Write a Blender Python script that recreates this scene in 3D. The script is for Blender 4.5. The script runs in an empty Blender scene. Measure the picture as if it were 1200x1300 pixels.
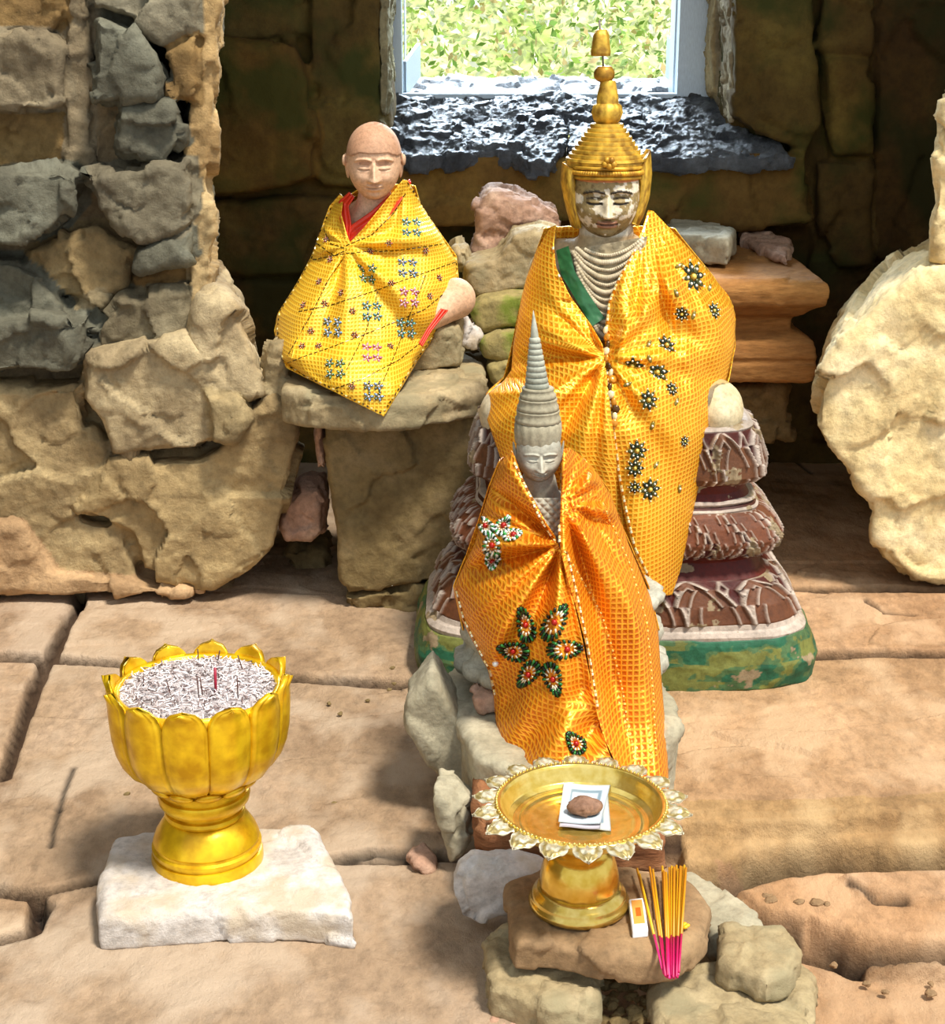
import bpy, bmesh, math, random
import numpy as np
from mathutils import Vector, Matrix
from mathutils.bvhtree import BVHTree

random.seed(7); RNG = np.random.default_rng(7)
H = 1.5; PITCH = math.radians(18); F = 2000.0
cP, sP = math.cos(PITCH), math.sin(PITCH)
col = bpy.context.scene.collection

# ------------------------------------------------------------------ measuring
def ray(px, py):
    x = (px-600)/F; v = (650-py)/F
    return np.array([x, cP+sP*v, -sP+cP*v])
def PY(px, py, Y):
    d = ray(px, py); t = Y/d[1]
    return np.array([d[0]*t, Y, H+d[2]*t])
def PZ(px, py, z):
    d = ray(px, py); t = (z-H)/d[2]
    return np.array([d[0]*t, d[1]*t, z])
def zat(py, Y): return PY(600, py, Y)[2]
def ppm(Y, z): return F/(Y*cP+(H-z)*sP)

# ------------------------------------------------------------------ noise
def _hash(ix, iy, iz, seed):
    h = (ix*374761393 + iy*668265263 + iz*2147483647 + seed*1274126177) & 0xffffffff
    h = ((h ^ (h >> 13))*1274126177) & 0xffffffff
    h = ((h ^ (h >> 16))*2246822519) & 0xffffffff
    h = h ^ (h >> 15)
    return (h & 0xffffff)/float(0xffffff)
def vnoise(P, seed=0):
    P = np.asarray(P, float); I = np.floor(P).astype(np.int64); f = P-I; f = f*f*(3-2*f)
    out = np.zeros(len(P))
    for dx in (0, 1):
        for dy in (0, 1):
            for dz in (0, 1):
                w = (f[:,0] if dx else 1-f[:,0])*(f[:,1] if dy else 1-f[:,1])*(f[:,2] if dz else 1-f[:,2])
                out += w*_hash(I[:,0]+dx, I[:,1]+dy, I[:,2]+dz, seed)
    return out*2-1
def fbm(P, octv=4, seed=0):
    P = np.asarray(P, float); a = 1.0; s = 0; o = np.zeros(len(P))
    for k in range(octv):
        o += a*vnoise(P*(2**k)+k*17.3, seed+k); s += a; a *= .5
    return o/s
def facet(P, cell, seed=0, slope=.45, step=.25):
    """piecewise planar broken-stone relief, in units of the cell"""
    Q = P/cell; Q = Q + .25*np.stack([vnoise(Q*1.7, seed+11), vnoise(Q*1.7, seed+12), vnoise(Q*1.7, seed+13)], 1)
    I = np.floor(Q).astype(np.int64); best = np.full(len(Q), 1e9); val = np.zeros(len(Q))
    for dx in (-1, 0, 1):
        for dy in (-1, 0, 1):
            for dz in (-1, 0, 1):
                c = I+np.array([dx, dy, dz])
                hs = [_hash(c[:,0], c[:,1], c[:,2], seed+k) for k in range(7)]
                ctr = c+np.stack(hs[:3], 1); d = Q-ctr; dd = (d*d).sum(1)
                m = dd < best
                v = step*(hs[3]*2-1)+slope*((hs[4]*2-1)*d[:,0]+(hs[5]*2-1)*d[:,1]+(hs[6]*2-1)*d[:,2])
                best = np.where(m, dd, best); val = np.where(m, v, val)
    return val*cell

# ------------------------------------------------------------------ materials
def lin(c):
    if isinstance(c, str):
        c = [int(c[i:i+2], 16)/255 for i in (0, 2, 4)]
    return tuple((x/12.92 if x <= .04045 else ((x+.055)/1.055)**2.4) for x in c[:3])
def newmat(name):
    m = bpy.data.materials.new(name); m.use_nodes = True
    nt = m.node_tree; b = nt.nodes['Principled BSDF']
    return m, nt, b
def N(nt, t, **kw):
    n = nt.nodes.new(t)
    for k, v in kw.items():
        if k in n.inputs: n.inputs[k].default_value = v
        else: setattr(n, k, v)
    return n
def ramp(nt, fac, stops):
    r = nt.nodes.new('ShaderNodeValToRGB')
    el = r.color_ramp.elements
    while len(el) < len(stops): el.new(.5)
    for e, (p, c) in zip(el, stops): e.position = p; e.color = (*c, 1)
    nt.links.new(fac, r.inputs[0]); return r.outputs[0]
def mixc(nt, mode, fac, a, b):
    n = nt.nodes.new('ShaderNodeMix'); n.data_type = 'RGBA'; n.blend_type = mode
    for idx, v in ((0, fac), (6, a), (7, b)):
        if hasattr(v, 'is_linked'): nt.links.new(v, n.inputs[idx])
        elif idx == 0: n.inputs[0].default_value = v
        else: n.inputs[idx].default_value = (*v, 1)
    return n.outputs[2]
def stone_mat(name, a, b, c=None, scale=6, bump=.5, rough=.85, tint=False, fine=60, moss=None, stretch=(1,1,1), spec=.3, bdist=.012):
    m, nt, bs = newmat(name); L = nt.links.new
    tc = N(nt, 'ShaderNodeTexCoord'); mp = N(nt, 'ShaderNodeMapping'); mp.inputs['Scale'].default_value = stretch
    L(tc.outputs['Object'], mp.inputs[0])
    n1 = N(nt, 'ShaderNodeTexNoise', Scale=scale, Detail=8, Roughness=.6); L(mp.outputs[0], n1.inputs['Vector'])
    n2 = N(nt, 'ShaderNodeTexNoise', Scale=fine, Detail=6, Roughness=.7); L(mp.outputs[0], n2.inputs['Vector'])
    A, B = lin(a), lin(b); C_ = lin(c) if c else tuple((x+y)/2 for x, y in zip(A, B))
    base = ramp(nt, n1.outputs[0], [(.32, A), (.5, C_), (.68, B)])
    sp = ramp(nt, n2.outputs[0], [(.3, (.62,)*3), (.55, (1.05,)*3), (.8, (1.3,)*3)])
    base = mixc(nt, 'MULTIPLY', .8, base, sp)
    if moss:
        n3 = N(nt, 'ShaderNodeTexNoise', Scale=scale*1.6, Detail=5); L(mp.outputs[0], n3.inputs['Vector'])
        fm = ramp(nt, n3.outputs[0], [(.48, (0,)*3), (.62, (1,)*3)])
        base = mixc(nt, 'MIX', fm, base, lin(moss))
    if tint:
        at = N(nt, 'ShaderNodeAttribute'); at.attribute_name = 'tint'
        base = mixc(nt, 'MULTIPLY', 1, base, at.outputs[0])
    L(base, bs.inputs['Base Color']); bs.inputs['Roughness'].default_value = rough
    bs.inputs['Specular IOR Level'].default_value = spec
    n4 = N(nt, 'ShaderNodeTexNoise', Scale=fine*.45, Detail=10, Roughness=.72); L(mp.outputs[0], n4.inputs['Vector'])
    vo = N(nt, 'ShaderNodeTexVoronoi', Scale=fine*.35); vo.feature = 'F1'; L(mp.outputs[0], vo.inputs['Vector'])
    ad = N(nt, 'ShaderNodeMath', operation='MULTIPLY_ADD'); L(vo.outputs[0], ad.inputs[0]); ad.inputs[1].default_value = .35; L(n4.outputs[0], ad.inputs[2])
    bp = N(nt, 'ShaderNodeBump', Strength=bump, Distance=bdist); L(ad.outputs[0], bp.inputs['Height']); L(bp.outputs[0], bs.inputs['Normal'])
    return m
def metal_mat(name, c1, c2, metallic=.6, rough=.35, scale=25, bump=.15, tint=False):
    m, nt, bs = newmat(name); L = nt.links.new
    tc = N(nt, 'ShaderNodeTexCoord')
    n1 = N(nt, 'ShaderNodeTexNoise', Scale=scale, Detail=6); L(tc.outputs['Object'], n1.inputs['Vector'])
    base = ramp(nt, n1.outputs[0], [(.35, lin(c1)), (.65, lin(c2))])
    if tint:
        at = N(nt, 'ShaderNodeAttribute'); at.attribute_name = 'tint'
        base = mixc(nt, 'MULTIPLY', 1, base, at.outputs[0])
    L(base, bs.inputs['Base Color']); bs.inputs['Metallic'].default_value = metallic
    bs.inputs['Roughness'].default_value = rough
    bp = N(nt, 'ShaderNodeBump', Strength=bump, Distance=.004); L(n1.outputs[0], bp.inputs['Height']); L(bp.outputs[0], bs.inputs['Normal'])
    return m
def plain_mat(name, c, rough=.6, metallic=0, tint=False, spec=.5):
    m, nt, bs = newmat(name)
    n1 = N(nt, 'ShaderNodeTexNoise', Scale=40, Detail=4)
    cc = lin(c); base = ramp(nt, n1.outputs[0], [(.3, tuple(x*.82 for x in cc)), (.7, cc)])
    if tint:
        at = N(nt, 'ShaderNodeAttribute'); at.attribute_name = 'tint'
        base = mixc(nt, 'MULTIPLY', 1, base, at.outputs[0])
    nt.links.new(base, bs.inputs['Base Color']); bs.inputs['Roughness'].default_value = rough; bs.inputs['Metallic'].default_value = metallic
    bs.inputs['Specular IOR Level'].default_value = spec
    return m
def brocade_mat(name, ground, thread, s=.012, metallic=.45, rough=.36, dark=None):
    """woven metallic cloth: a lattice of shiny thread over a coloured ground, in metres of the UV map"""
    m, nt, bs = newmat(name); L = nt.links.new
    uv = N(nt, 'ShaderNodeUVMap'); uv.uv_map = 'UVMap'
    nz = N(nt, 'ShaderNodeTexNoise', Scale=30, Detail=2); L(uv.outputs[0], nz.inputs['Vector'])
    off = N(nt, 'ShaderNodeVectorMath', operation='MULTIPLY_ADD'); L(nz.outputs['Color'], off.inputs[0]); off.inputs[1].default_value = (.0025, .0025, 0); L(uv.outputs[0], off.inputs[2])
    sc = N(nt, 'ShaderNodeVectorMath', operation='SCALE'); L(off.outputs[0], sc.inputs[0]); sc.inputs['Scale'].default_value = 2*math.pi/s
    sep = N(nt, 'ShaderNodeSeparateXYZ'); L(sc.outputs[0], sep.inputs[0])
    sx = N(nt, 'ShaderNodeMath', operation='SINE'); L(sep.outputs[0], sx.inputs[0])
    sy = N(nt, 'ShaderNodeMath', operation='SINE'); L(sep.outputs[1], sy.inputs[0])
    mx = N(nt, 'ShaderNodeMath', operation='MAXIMUM'); L(sx.outputs[0], mx.inputs[0]); L(sy.outputs[0], mx.inputs[1])
    n2 = N(nt, 'ShaderNodeTexNoise', Scale=260, Detail=3); L(uv.outputs[0], n2.inputs['Vector'])
    ad = N(nt, 'ShaderNodeMath', operation='MULTIPLY_ADD'); L(n2.outputs[0], ad.inputs[0]); ad.inputs[1].default_value = .55; L(mx.outputs[0], ad.inputs[2])
    fac = ramp(nt, ad.outputs[0], [(.74, (0,)*3), (1.0, (1,)*3)])
    n3 = N(nt, 'ShaderNodeTexNoise', Scale=9, Detail=4); L(uv.outputs[0], n3.inputs['Vector'])
    g = ramp(nt, n3.outputs[0], [(.35, lin(dark or ground)), (.6, lin(ground))])
    L(mixc(nt, 'MIX', fac, g, lin(thread)), bs.inputs['Base Color'])
    bs.inputs['Metallic'].default_value = metallic
    rr = ramp(nt, n2.outputs[0], [(.3, (rough-.12,)*3), (.7, (rough+.2,)*3)]); L(rr, bs.inputs['Roughness'])
    bp = N(nt, 'ShaderNodeBump', Strength=.32, Distance=.002); L(ad.outputs[0], bp.inputs['Height']); L(bp.outputs[0], bs.inputs['Normal'])
    return m

# ------------------------------------------------------------------ object helpers
def tag(o, label=None, cat=None, group=None, kind=None):
    if label: o['label'] = label
    if cat: o['category'] = cat
    if group: o['group'] = group
    if kind: o['kind'] = kind
    return o
def thing(name, loc, label, cat, group=None):
    o = bpy.data.objects.new(name, None); col.objects.link(o); o.location = loc; o.empty_display_size = .05
    return tag(o, label, cat, group)
def wloc(o):
    v = Vector((0, 0, 0))
    while o is not None: v += o.location; o = o.parent
    return np.array(v)
def add(name, V, Fc, mat, parent=None, tint=None, smooth=True, uv=None, autosmooth=None):
    V = np.asarray(V, float)
    if parent is not None: org = wloc(parent)
    else: mn, mx = V.min(0), V.max(0); org = np.array([(mn[0]+mx[0])/2, (mn[1]+mx[1])/2, mn[2]])
    me = bpy.data.meshes.new(name); me.from_pydata((V-org).tolist(), [], [list(map(int, f)) for f in Fc]); me.update()
    if smooth: me.shade_smooth()
    if autosmooth: me.set_sharp_from_angle(angle=math.radians(autosmooth))
    if tint is not None:
        a = me.color_attributes.new('tint', 'FLOAT_COLOR', 'POINT')
        T = np.ones((len(V), 4)); T[:, :3] = tint; a.data.foreach_set('color', T.ravel())
    if uv is not None:
        l = me.uv_layers.new(name='UVMap'); vi = np.zeros(len(me.loops), int); me.loops.foreach_get('vertex_index', vi)
        l.data.foreach_set('uv', np.asarray(uv)[vi].ravel())
    me.materials.append(mat)
    o = bpy.data.objects.new(name, me); col.objects.link(o)
    if parent is not None: o.parent = parent
    else: o.location = org
    return o

class MB:
    def __init__(s): s.V = []; s.F = []; s.C = []
    def put(s, V, Fc, c=(1, 1, 1)):
        n = sum(len(v) for v in s.V); V = np.asarray(V, float); s.V.append(V)
        s.F += [[i+n for i in f] for f in Fc]; s.C.append(np.tile(np.array(c, float), (len(V), 1)) if np.ndim(c) == 1 else np.asarray(c)); return s
    def tube(s, pts, rad, c=(1, 1, 1), n=8, caps=True):
        pts = [np.array(p, float) for p in pts]; rad = rad if hasattr(rad, '__len__') else [rad]*len(pts)
        V = []; up = np.array([0.13, 0.2, 1.0])
        for i, p in enumerate(pts):
            t = pts[min(i+1, len(pts)-1)]-pts[max(i-1, 0)]; t /= np.linalg.norm(t)+1e-9
            a = np.cross(t, up); 
            if np.linalg.norm(a) < .1: a = np.cross(t, [1, 0, 0])
            a /= np.linalg.norm(a); b = np.cross(t, a)
            for k in range(n):
                q = 2*math.pi*k/n; V.append(p+rad[i]*(a*math.cos(q)+b*math.sin(q)))
        Fc = [[i*n+k, i*n+(k+1) % n, (i+1)*n+(k+1) % n, (i+1)*n+k] for i in range(len(pts)-1) for k in range(n)]
        if caps: Fc += [list(range(n))[::-1], [(len(pts)-1)*n+k for k in range(n)]]
        return s.put(V, Fc, c)
    def ell(s, ctr, axes, c=(1, 1, 1), nu=10, nv=7):
        """axes: 3 vectors (already scaled)"""
        A = np.array(axes, float); V = [np.array(ctr)-A[2]]
        for j in range(1, nv):
            t = math.pi*j/nv-math.pi/2
            for k in range(nu):
                q = 2*math.pi*k/nu; V.append(np.array(ctr)+A[0]*math.cos(t)*math.cos(q)+A[1]*math.cos(t)*math.sin(q)+A[2]*math.sin(t))
        V.append(np.array(ctr)+A[2]); Fc = []
        for k in range(nu): Fc.append([0, 1+(k+1) % nu, 1+k])
        for j in range(nv-2):
            for k in range(nu): Fc.append([1+j*nu+k, 1+j*nu+(k+1) % nu, 1+(j+1)*nu+(k+1) % nu, 1+(j+1)*nu+k])
        e = len(V)-1; b = 1+(nv-2)*nu
        for k in range(nu): Fc.append([b+k, b+(k+1) % nu, e])
        return s.put(V, Fc, c)
    def sph(s, ctr, r, c=(1, 1, 1), nu=10, nv=7):
        r = r if hasattr(r, '__len__') else (r, r, r)
        return s.ell(ctr, [(r[0], 0, 0), (0, r[1], 0), (0, 0, r[2])], c, nu, nv)
    def lathe(s, ctr, prof, n=64, c=(1, 1, 1), fn=None, close=True):
        V = []; ctr = np.array(ctr, float)
        for (r, z) in prof:
            for k in range(n):
                q = 2*math.pi*k/n; rr = r; zz = z
                if fn: rr, zz = fn(r, z, q)
                V.append(ctr+np.array([rr*math.cos(q), rr*math.sin(q), zz]))
        m = len(prof); Fc = [[i*n+k, i*n+(k+1) % n, (i+1)*n+(k+1) % n, (i+1)*n+k] for i in range(m-1) for k in range(n)]
        if close: Fc += [list(range(n))[::-1], [(m-1)*n+k for k in range(n)]]
        return s.put(V, Fc, c)
    def hexa(s, P8, c=(1, 1, 1)):
        return s.put(P8, [[3, 2, 1, 0], [4, 5, 6, 7], [0, 1, 5, 4], [1, 2, 6, 5], [2, 3, 7, 6], [3, 0, 4, 7]], c)
    def build(s, name, mat, parent=None, smooth=True, autosmooth=None):
        return add(name, np.concatenate(s.V), s.F, mat, parent, np.concatenate(s.C), smooth, None, autosmooth)

def remesh(V, Fc, voxel, smooth=2, sfac=.5):
    me = bpy.data.meshes.new('tmp'); me.from_pydata([list(map(float, v)) for v in V], [], [list(map(int, f)) for f in Fc])
    bm = bmesh.new(); bm.from_mesh(me); bmesh.ops.recalc_face_normals(bm, faces=bm.faces); bmesh.ops.triangulate(bm, faces=bm.faces); bm.to_mesh(me); bm.free()
    o = bpy.data.objects.new('tmp', me); col.objects.link(o)
    r = o.modifiers.new('r', 'REMESH'); r.mode = 'VOXEL'; r.voxel_size = voxel
    if smooth: sm = o.modifiers.new('s', 'SMOOTH'); sm.factor = sfac; sm.iterations = smooth
    dg = bpy.context.evaluated_depsgraph_get(); ev = o.evaluated_get(dg); m2 = bpy.data.meshes.new_from_object(ev)
    n = len(m2.vertices); co = np.zeros(n*3); m2.vertices.foreach_get('co', co); no = np.zeros(n*3); m2.vertices.foreach_get('normal', no)
    Fo = [list(p.vertices) for p in m2.polygons]
    bpy.data.objects.remove(o); bpy.data.meshes.remove(me); bpy.data.meshes.remove(m2)
    return co.reshape(-1, 3), no.reshape(-1, 3), Fo

def inset(pts, d):
    """shrink a polygon of 3-D points towards its centroid by about d metres"""
    P = np.array(pts); c = P.mean(0); v = P-c; l = np.linalg.norm(v, axis=1, keepdims=True)+1e-9
    return c+v*(1-d/l)
def prism(A, B):
    n = len(A); V = list(A)+list(B)
    return V, [list(range(n))[::-1], [n+k for k in range(n)]]+[[k, (k+1) % n, n+(k+1) % n, n+k] for k in range(n)]
def refine(poly, k=3, seed=0, wob=2.0):
    """break long edges of a pixel outline and roughen it slightly"""
    r = random.Random(seed); out = []
    for i, (x, y) in enumerate(poly):
        x2, y2 = poly[(i+1) % len(poly)]; L = math.hypot(x2-x, y2-y); m = max(1, int(L/28))
        for j in range(m):
            t = j/m; w = wob if j else 0
            out.append((x+(x2-x)*t+r.uniform(-w, w), y+(y2-y)*t+r.uniform(-w, w)))
    return out
def up_prism(poly, Yf, th, seed=0, ins=.004, lean=0, spread=1.0, wob=2.0, shift=0):
    """stone facing the viewer: outline at depth Yf, going back by th"""
    poly = refine(poly, seed=seed, wob=wob)
    A = inset([PY(x, y, Yf) for x, y in poly], ins+.012); Am = inset([PY(x, y, Yf) for x, y in poly], ins)
    mid = [a+np.array([0, .02, 0]) for a in Am]; mid = np.array(mid)
    c = Am.mean(0); B = np.array([c+(a-c)*spread for a in Am])+np.array([shift, th, 0])
    n = len(poly); V = list(A)+list(mid)+list(B)
    Fc = [list(range(n))[::-1], [2*n+k for k in range(n)]]
    for q in (0, n):
        Fc += [[q+k, q+(k+1) % n, q+n+(k+1) % n, q+n+k] for k in range(n)]
    return V, Fc, poly
def flat_prism(poly, zt, th, seed=0, spread=1.0, wob=2.0, ins=.0):
    """stone lying flat: outline of its top at height zt (or a height per corner), going down by th"""
    if hasattr(zt, '__len__'):
        A0 = np.array([PZ(x, y, z) for (x, y), z in zip(poly, zt)])
    else:
        poly = refine(poly, seed=seed, wob=wob); A0 = np.array([PZ(x, y, zt) for x, y in poly])
    A = inset(A0, .012+ins); M = inset(A0, ins)-np.array([0, 0, .012]); c = A0.mean(0)
    B = np.array([c+(a-c)*spread for a in inset(A0, ins)]); B[:, 2] = A0[:, 2]-th
    n = len(A0); V = list(A)+list(M)+list(B); Fc = [list(range(n)), [2*n+k for k in range(n)][::-1]]
    for q in (0, n): Fc += [[q+k, q+n+k, q+n+(k+1) % n, q+(k+1) % n] for k in range(n)]
    return V, Fc
def relief(V, No, fc=.09, fa=1.0, na=.004, ns=14, seed=0, strat=0):
    d = np.zeros(len(V))
    if fa: d += fa*facet(V, fc, seed)
    if fa: d += fa*.5*facet(V, fc*.42, seed+50)
    d += na*fbm(V*ns, 4, seed+3)+na*.8*fbm(V*ns*5, 3, seed+8)
    if strat: d += strat*vnoise(np.stack([V[:,0]*4, V[:,1]*4, V[:,2]*70], 1), seed+9)
    return V+No*d[:, None]
def rock(name, VF, mat, label, cat='rock', voxel=.007, sm=3, fc=.08, fa=.5, na=.003, seed=0, group=None, parent=None, strat=0, zmin=None):
    V, No, Fc = remesh(VF[0], VF[1], voxel, sm)
    V = relief(V, No, fc, fa, na, 14, seed, strat)
    if zmin is not None: V[:, 2] = np.maximum(V[:, 2], zmin)
    o = add(name, V, Fc, mat, parent, autosmooth=None)
    if parent is None: tag(o, label, cat, group)
    return o

# ------------------------------------------------------------------ shared materials
M = {}
M['floor'] = stone_mat('floor sandstone', '8c745c', 'b8a088', 'a48c72', scale=3.5, bump=.8, tint=True, moss='b8a48e', fine=34, bdist=.02, stretch=(1.25, .8, 1))
M['wallL'] = stone_mat('weathered sandstone', '857660', 'c3b498', 'a3947a', scale=5, bump=.8, tint=True, fine=45)
M['wallB'] = stone_mat('dark cell wall', '6a5430', '9a8850', '806a3e', scale=3, bump=.7, tint=True, fine=30, moss='565a2c')
M['boulder'] = stone_mat('pale yellow sandstone', 'cdb078', 'f0dcae', 'e0c892', scale=4, bump=.7, fine=35)
M['block'] = stone_mat('brown block sandstone', '6b5836', '95805a', '7f6c46', scale=5, bump=.6, fine=50)
M['slab'] = stone_mat('pale ledge sandstone', '8a7856', 'baa884', 'a2906c', scale=6, bump=.6, fine=55, moss='948868')
M['grey'] = stone_mat('grey green stone', '8e8770', 'c2b89e', 'a89f86', scale=5, bump=.5, fine=45)
M['brown'] = stone_mat('brown flagstone', '7a6040', 'a08460', '8c7050', scale=6, bump=.4, fine=60)
M['rust'] = stone_mat('rust brown layered stone', '7a4a2c', 'a87650', '93603c', scale=8, bump=.8, fine=50, stretch=(1, 1, 4))
M['pink'] = stone_mat('pinkish rock', 'a07a60', 'd0ae94', 'b8927a', scale=9, bump=.6, fine=70)
M['moss'] = stone_mat('mossy cobble', '8a7c50', 'a6965e', scale=7, bump=.5, fine=55, moss='6f7a2a')
M['white'] = stone_mat('white dusted slab', 'b4aaa0', 'e2dcd6', 'cec6be', scale=6, bump=.7, fine=60, moss='c0b09a')
M['carved'] = stone_mat('orange brown carved stone', '8a5a2c', 'b8864c', 'a2703c', scale=4, bump=.4, fine=50, stretch=(.6, .6, 3))
M['sill'] = stone_mat('slate grey sill stone', '3e4248', '84898e', '5e6268', scale=9, bump=1.0, rough=.34, fine=46, spec=1.0, bdist=.03)
M['sand'] = stone_mat('beige statue stone', 'c49a78', 'dcb898', 'd2a988', scale=9, bump=.2, fine=120, tint=True, rough=.7, bdist=.004)
M['gstat'] = stone_mat('grey statue stone', '8f8c7c', 'b8b4a2', 'a5a190', scale=12, bump=.2, fine=120, tint=True, rough=.7, bdist=.004)
M['paintstat'] = stone_mat('painted statue', 'b8aa90', 'e2d8c4', 'cfc3ac', scale=14, bump=.25, fine=90, tint=True, rough=.55, bdist=.004)
M['gold'] = metal_mat('gold paint', 'c8960a', 'f2c81e', metallic=.5, rough=.30, scale=30, bump=.22)
M['brass'] = metal_mat('stamped brass', 'd8bc68', 'ecd698', metallic=.85, rough=.22, scale=60, bump=.12, tint=True)
M['oldgold'] = metal_mat('old gilt', '9a7020', 'e4b840', metallic=.4, rough=.5, scale=45, bump=.5, tint=True)
M['paint'] = plain_mat('coloured trim', 'ffffff', .45, 0, True)
M['shine'] = plain_mat('sequins and beads', 'ffffff', .22, .35, True)

# ================================================================== FLOOR
def seg_dist_inside(X, Y, poly):
    P = np.array(poly); n = len(P); d = np.full(X.shape, 1e9); ins = np.zeros(X.shape, bool)
    for i in range(n):
        a = P[i]; b = P[(i+1) % n]; e = b-a
        t = np.clip(((X-a[0])*e[0]+(Y-a[1])*e[1])/(e@e+1e-12), 0, 1)
        dd = np.hypot(X-a[0]-t*e[0], Y-a[1]-t*e[1]); d = np.minimum(d, dd)
        c = ((a[1] > Y) != (b[1] > Y)) & (X < (b[0]-a[0])*(Y-a[1])/(b[1]-a[1]+1e-12)+a[0]); ins ^= c
    return np.where(ins, d, -d)
def sstep(a, b, x): t = np.clip((x-a)/(b-a), 0, 1); return t*t*(3-2*t)

FLAG = [  # outline in photo pixels, height, tint
    ([(-260, 690), (-260, 826), (0, 829), (56, 833), (100, 754), (96, 690)], 0.0, (1.0, .96, .92)),
    ([(107, 690), (107, 754), (68, 831), (170, 838), (280, 846), (380, 858), (545, 864), (600, 864), (780, 830), (780, 690)], 0.0, (1.04, .99, .92)),
    ([(-260, 834), (-260, 1010), (0, 985), (52, 838)], .0, (1.05, .99, .92)),
    ([(62, 838), (170, 846), (280, 853), (400, 864), (545, 870), (640, 870), (640, 1086), (420, 1088), (300, 1090), (150, 1108), (50, 1128), (-20, 1120), (-260, 1122), (-260, 1018), (4, 988)], .0, (1.0, .96, .90)),
    ([(-260, 1130), (-10, 1128), (45, 1136), (38, 1175), (-10, 1190), (-260, 1200)], .005, (1.12, 1.05, .95)),
    ([(640, 540), (640, 734), (900, 742), (1140, 746), (1500, 748), (1500, 540)], .0, (1.12, .93, .72)),
    ([(640, 742), (640, 824), (1036, 827), (1500, 830), (1500, 754), (1140, 753)], .0, (1.16, .96, .76)),
    ([(640, 832), (640, 1040), (700, 1052), (868, 1046), (1000, 1042), (1200, 1030), (1500, 1020), (1500, 837), (1036, 834)], .0, (1.14, .97, .76)),
]
def floor_build():
    xs = np.concatenate([np.arange(-2.6, -1.05, .03), np.arange(-1.05, 1.35, .005), np.arange(1.35, 2.6, .03)])
    ys = np.concatenate([np.arange(.6, 1.8, .03), np.arange(1.8, 4.3, .005), np.arange(4.3, 5.3, .02)])
    X, Y = np.meshgrid(xs, ys); sh = X.shape
    P3 = np.stack([X.ravel(), Y.ravel(), np.zeros(X.size)], 1)
    wx = (.012*fbm(P3*5, 4, 31)).reshape(sh); wy = (.012*fbm(P3*5, 4, 37)).reshape(sh)
    Xw = X+wx; Yw = Y+wy
    # sunken earth and rubble where no slab lies; lower to the right of the foreground stones
    right = sstep(.05, .35, X)*sstep(2.85, 2.72, Y)
    h = -.012-.075*right+(.012*fbm(P3*4, 5, 5)+.005*fbm(P3*25, 4, 6)).reshape(sh)
    h = np.where(X < .12, -.002+(.010*fbm(P3*3, 4, 5)+.004*fbm(P3*30, 4, 6)).reshape(sh)*1.0, h)
    T = np.zeros(sh+(3,)); T[:] = (1.0, .97, .93)
    tr = sstep(.0, .5, X)[..., None]; T = T*(1-tr)+np.array([1.05, .86, .66])*tr
    dmax = np.full(sh, -9.)
    for i, (poly, z, tint) in enumerate(FLAG):
        W = [PZ(x, y, z)[:2] for x, y in poly]; d = seg_dist_inside(Xw, Yw, W)-.004
        dmax = np.maximum(dmax, d)
        top = z+(.0045*fbm(P3*6+i*9, 5, 40+i)+.0018*fbm(P3*40, 3, 60+i)).reshape(sh)+(facet(P3*np.array([.5, 1.3, 1]), .16, 70+i, .03, .025)).reshape(sh)
        edge = sstep(-.006, .012, d)
        m = d > -.006; hole = -.045
        near = (d < .0) & (d > -.006)
        h = np.where(m, np.minimum(top, hole+(top-hole)*edge), h)
        T = np.where(m[..., None], np.array(tint), T)
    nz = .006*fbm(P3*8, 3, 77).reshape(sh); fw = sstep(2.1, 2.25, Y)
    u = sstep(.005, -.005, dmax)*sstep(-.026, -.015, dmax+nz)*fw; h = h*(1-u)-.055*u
    u = (sstep(.009, .001, dmax)*sstep(-.026, -.015, dmax+nz)*fw)[..., None]; T = T*(1-u)+np.array([.16, .12, .09])*u  # dark soil tint in the slab joints, also standing in for their shade
    # lower rock steps on the right: their rims as pixel outlines
    STEP = [([(868, 1040), (1000, 1036), (1200, 1024), (1500, 1016), (1500, 1074), (1200, 1076), (1120, 1080), (1050, 1070), (1000, 1076), (950, 1086), (905, 1104), (868, 1092)], -.036, (1.05, .9, .6)),
            ([(905, 1108), (1010, 1100), (1200, 1098), (1500, 1090), (1500, 1180), (1200, 1205), (1080, 1200), (975, 1160)], -.075, (1.16, .93, .7)),
            ([(1065, 1106), (1200, 1098), (1500, 1090), (1500, 1140), (1200, 1142), (1150, 1138), (1090, 1130)], -.058, (1.2, 1.0, .8))]
    for i, (poly, z, tint) in enumerate(STEP):
        W = [PZ(x, y, z)[:2] for x, y in poly]; d = seg_dist_inside(Xw, Yw, W)
        top = z+(.008*fbm(P3*5, 5, 90+i)+.003*fbm(P3*40, 3, 95+i)).reshape(sh)
        e = sstep(-.006, .008, d)
        h = np.where(d > -.006, np.maximum(h, h+(top-h)*e), h); T = np.where((d > 0)[..., None], np.array(tint), T)
    d = seg_dist_inside(Xw, Yw, [PZ(x, y, -.12)[:2] for x, y in [(1020, 1185), (1100, 1230), (1200, 1240), (1500, 1260), (1500, 1500), (800, 1500), (960, 1250)]])
    h = np.where(d > 0, h-.05*sstep(0, .012, d), h)
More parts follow.
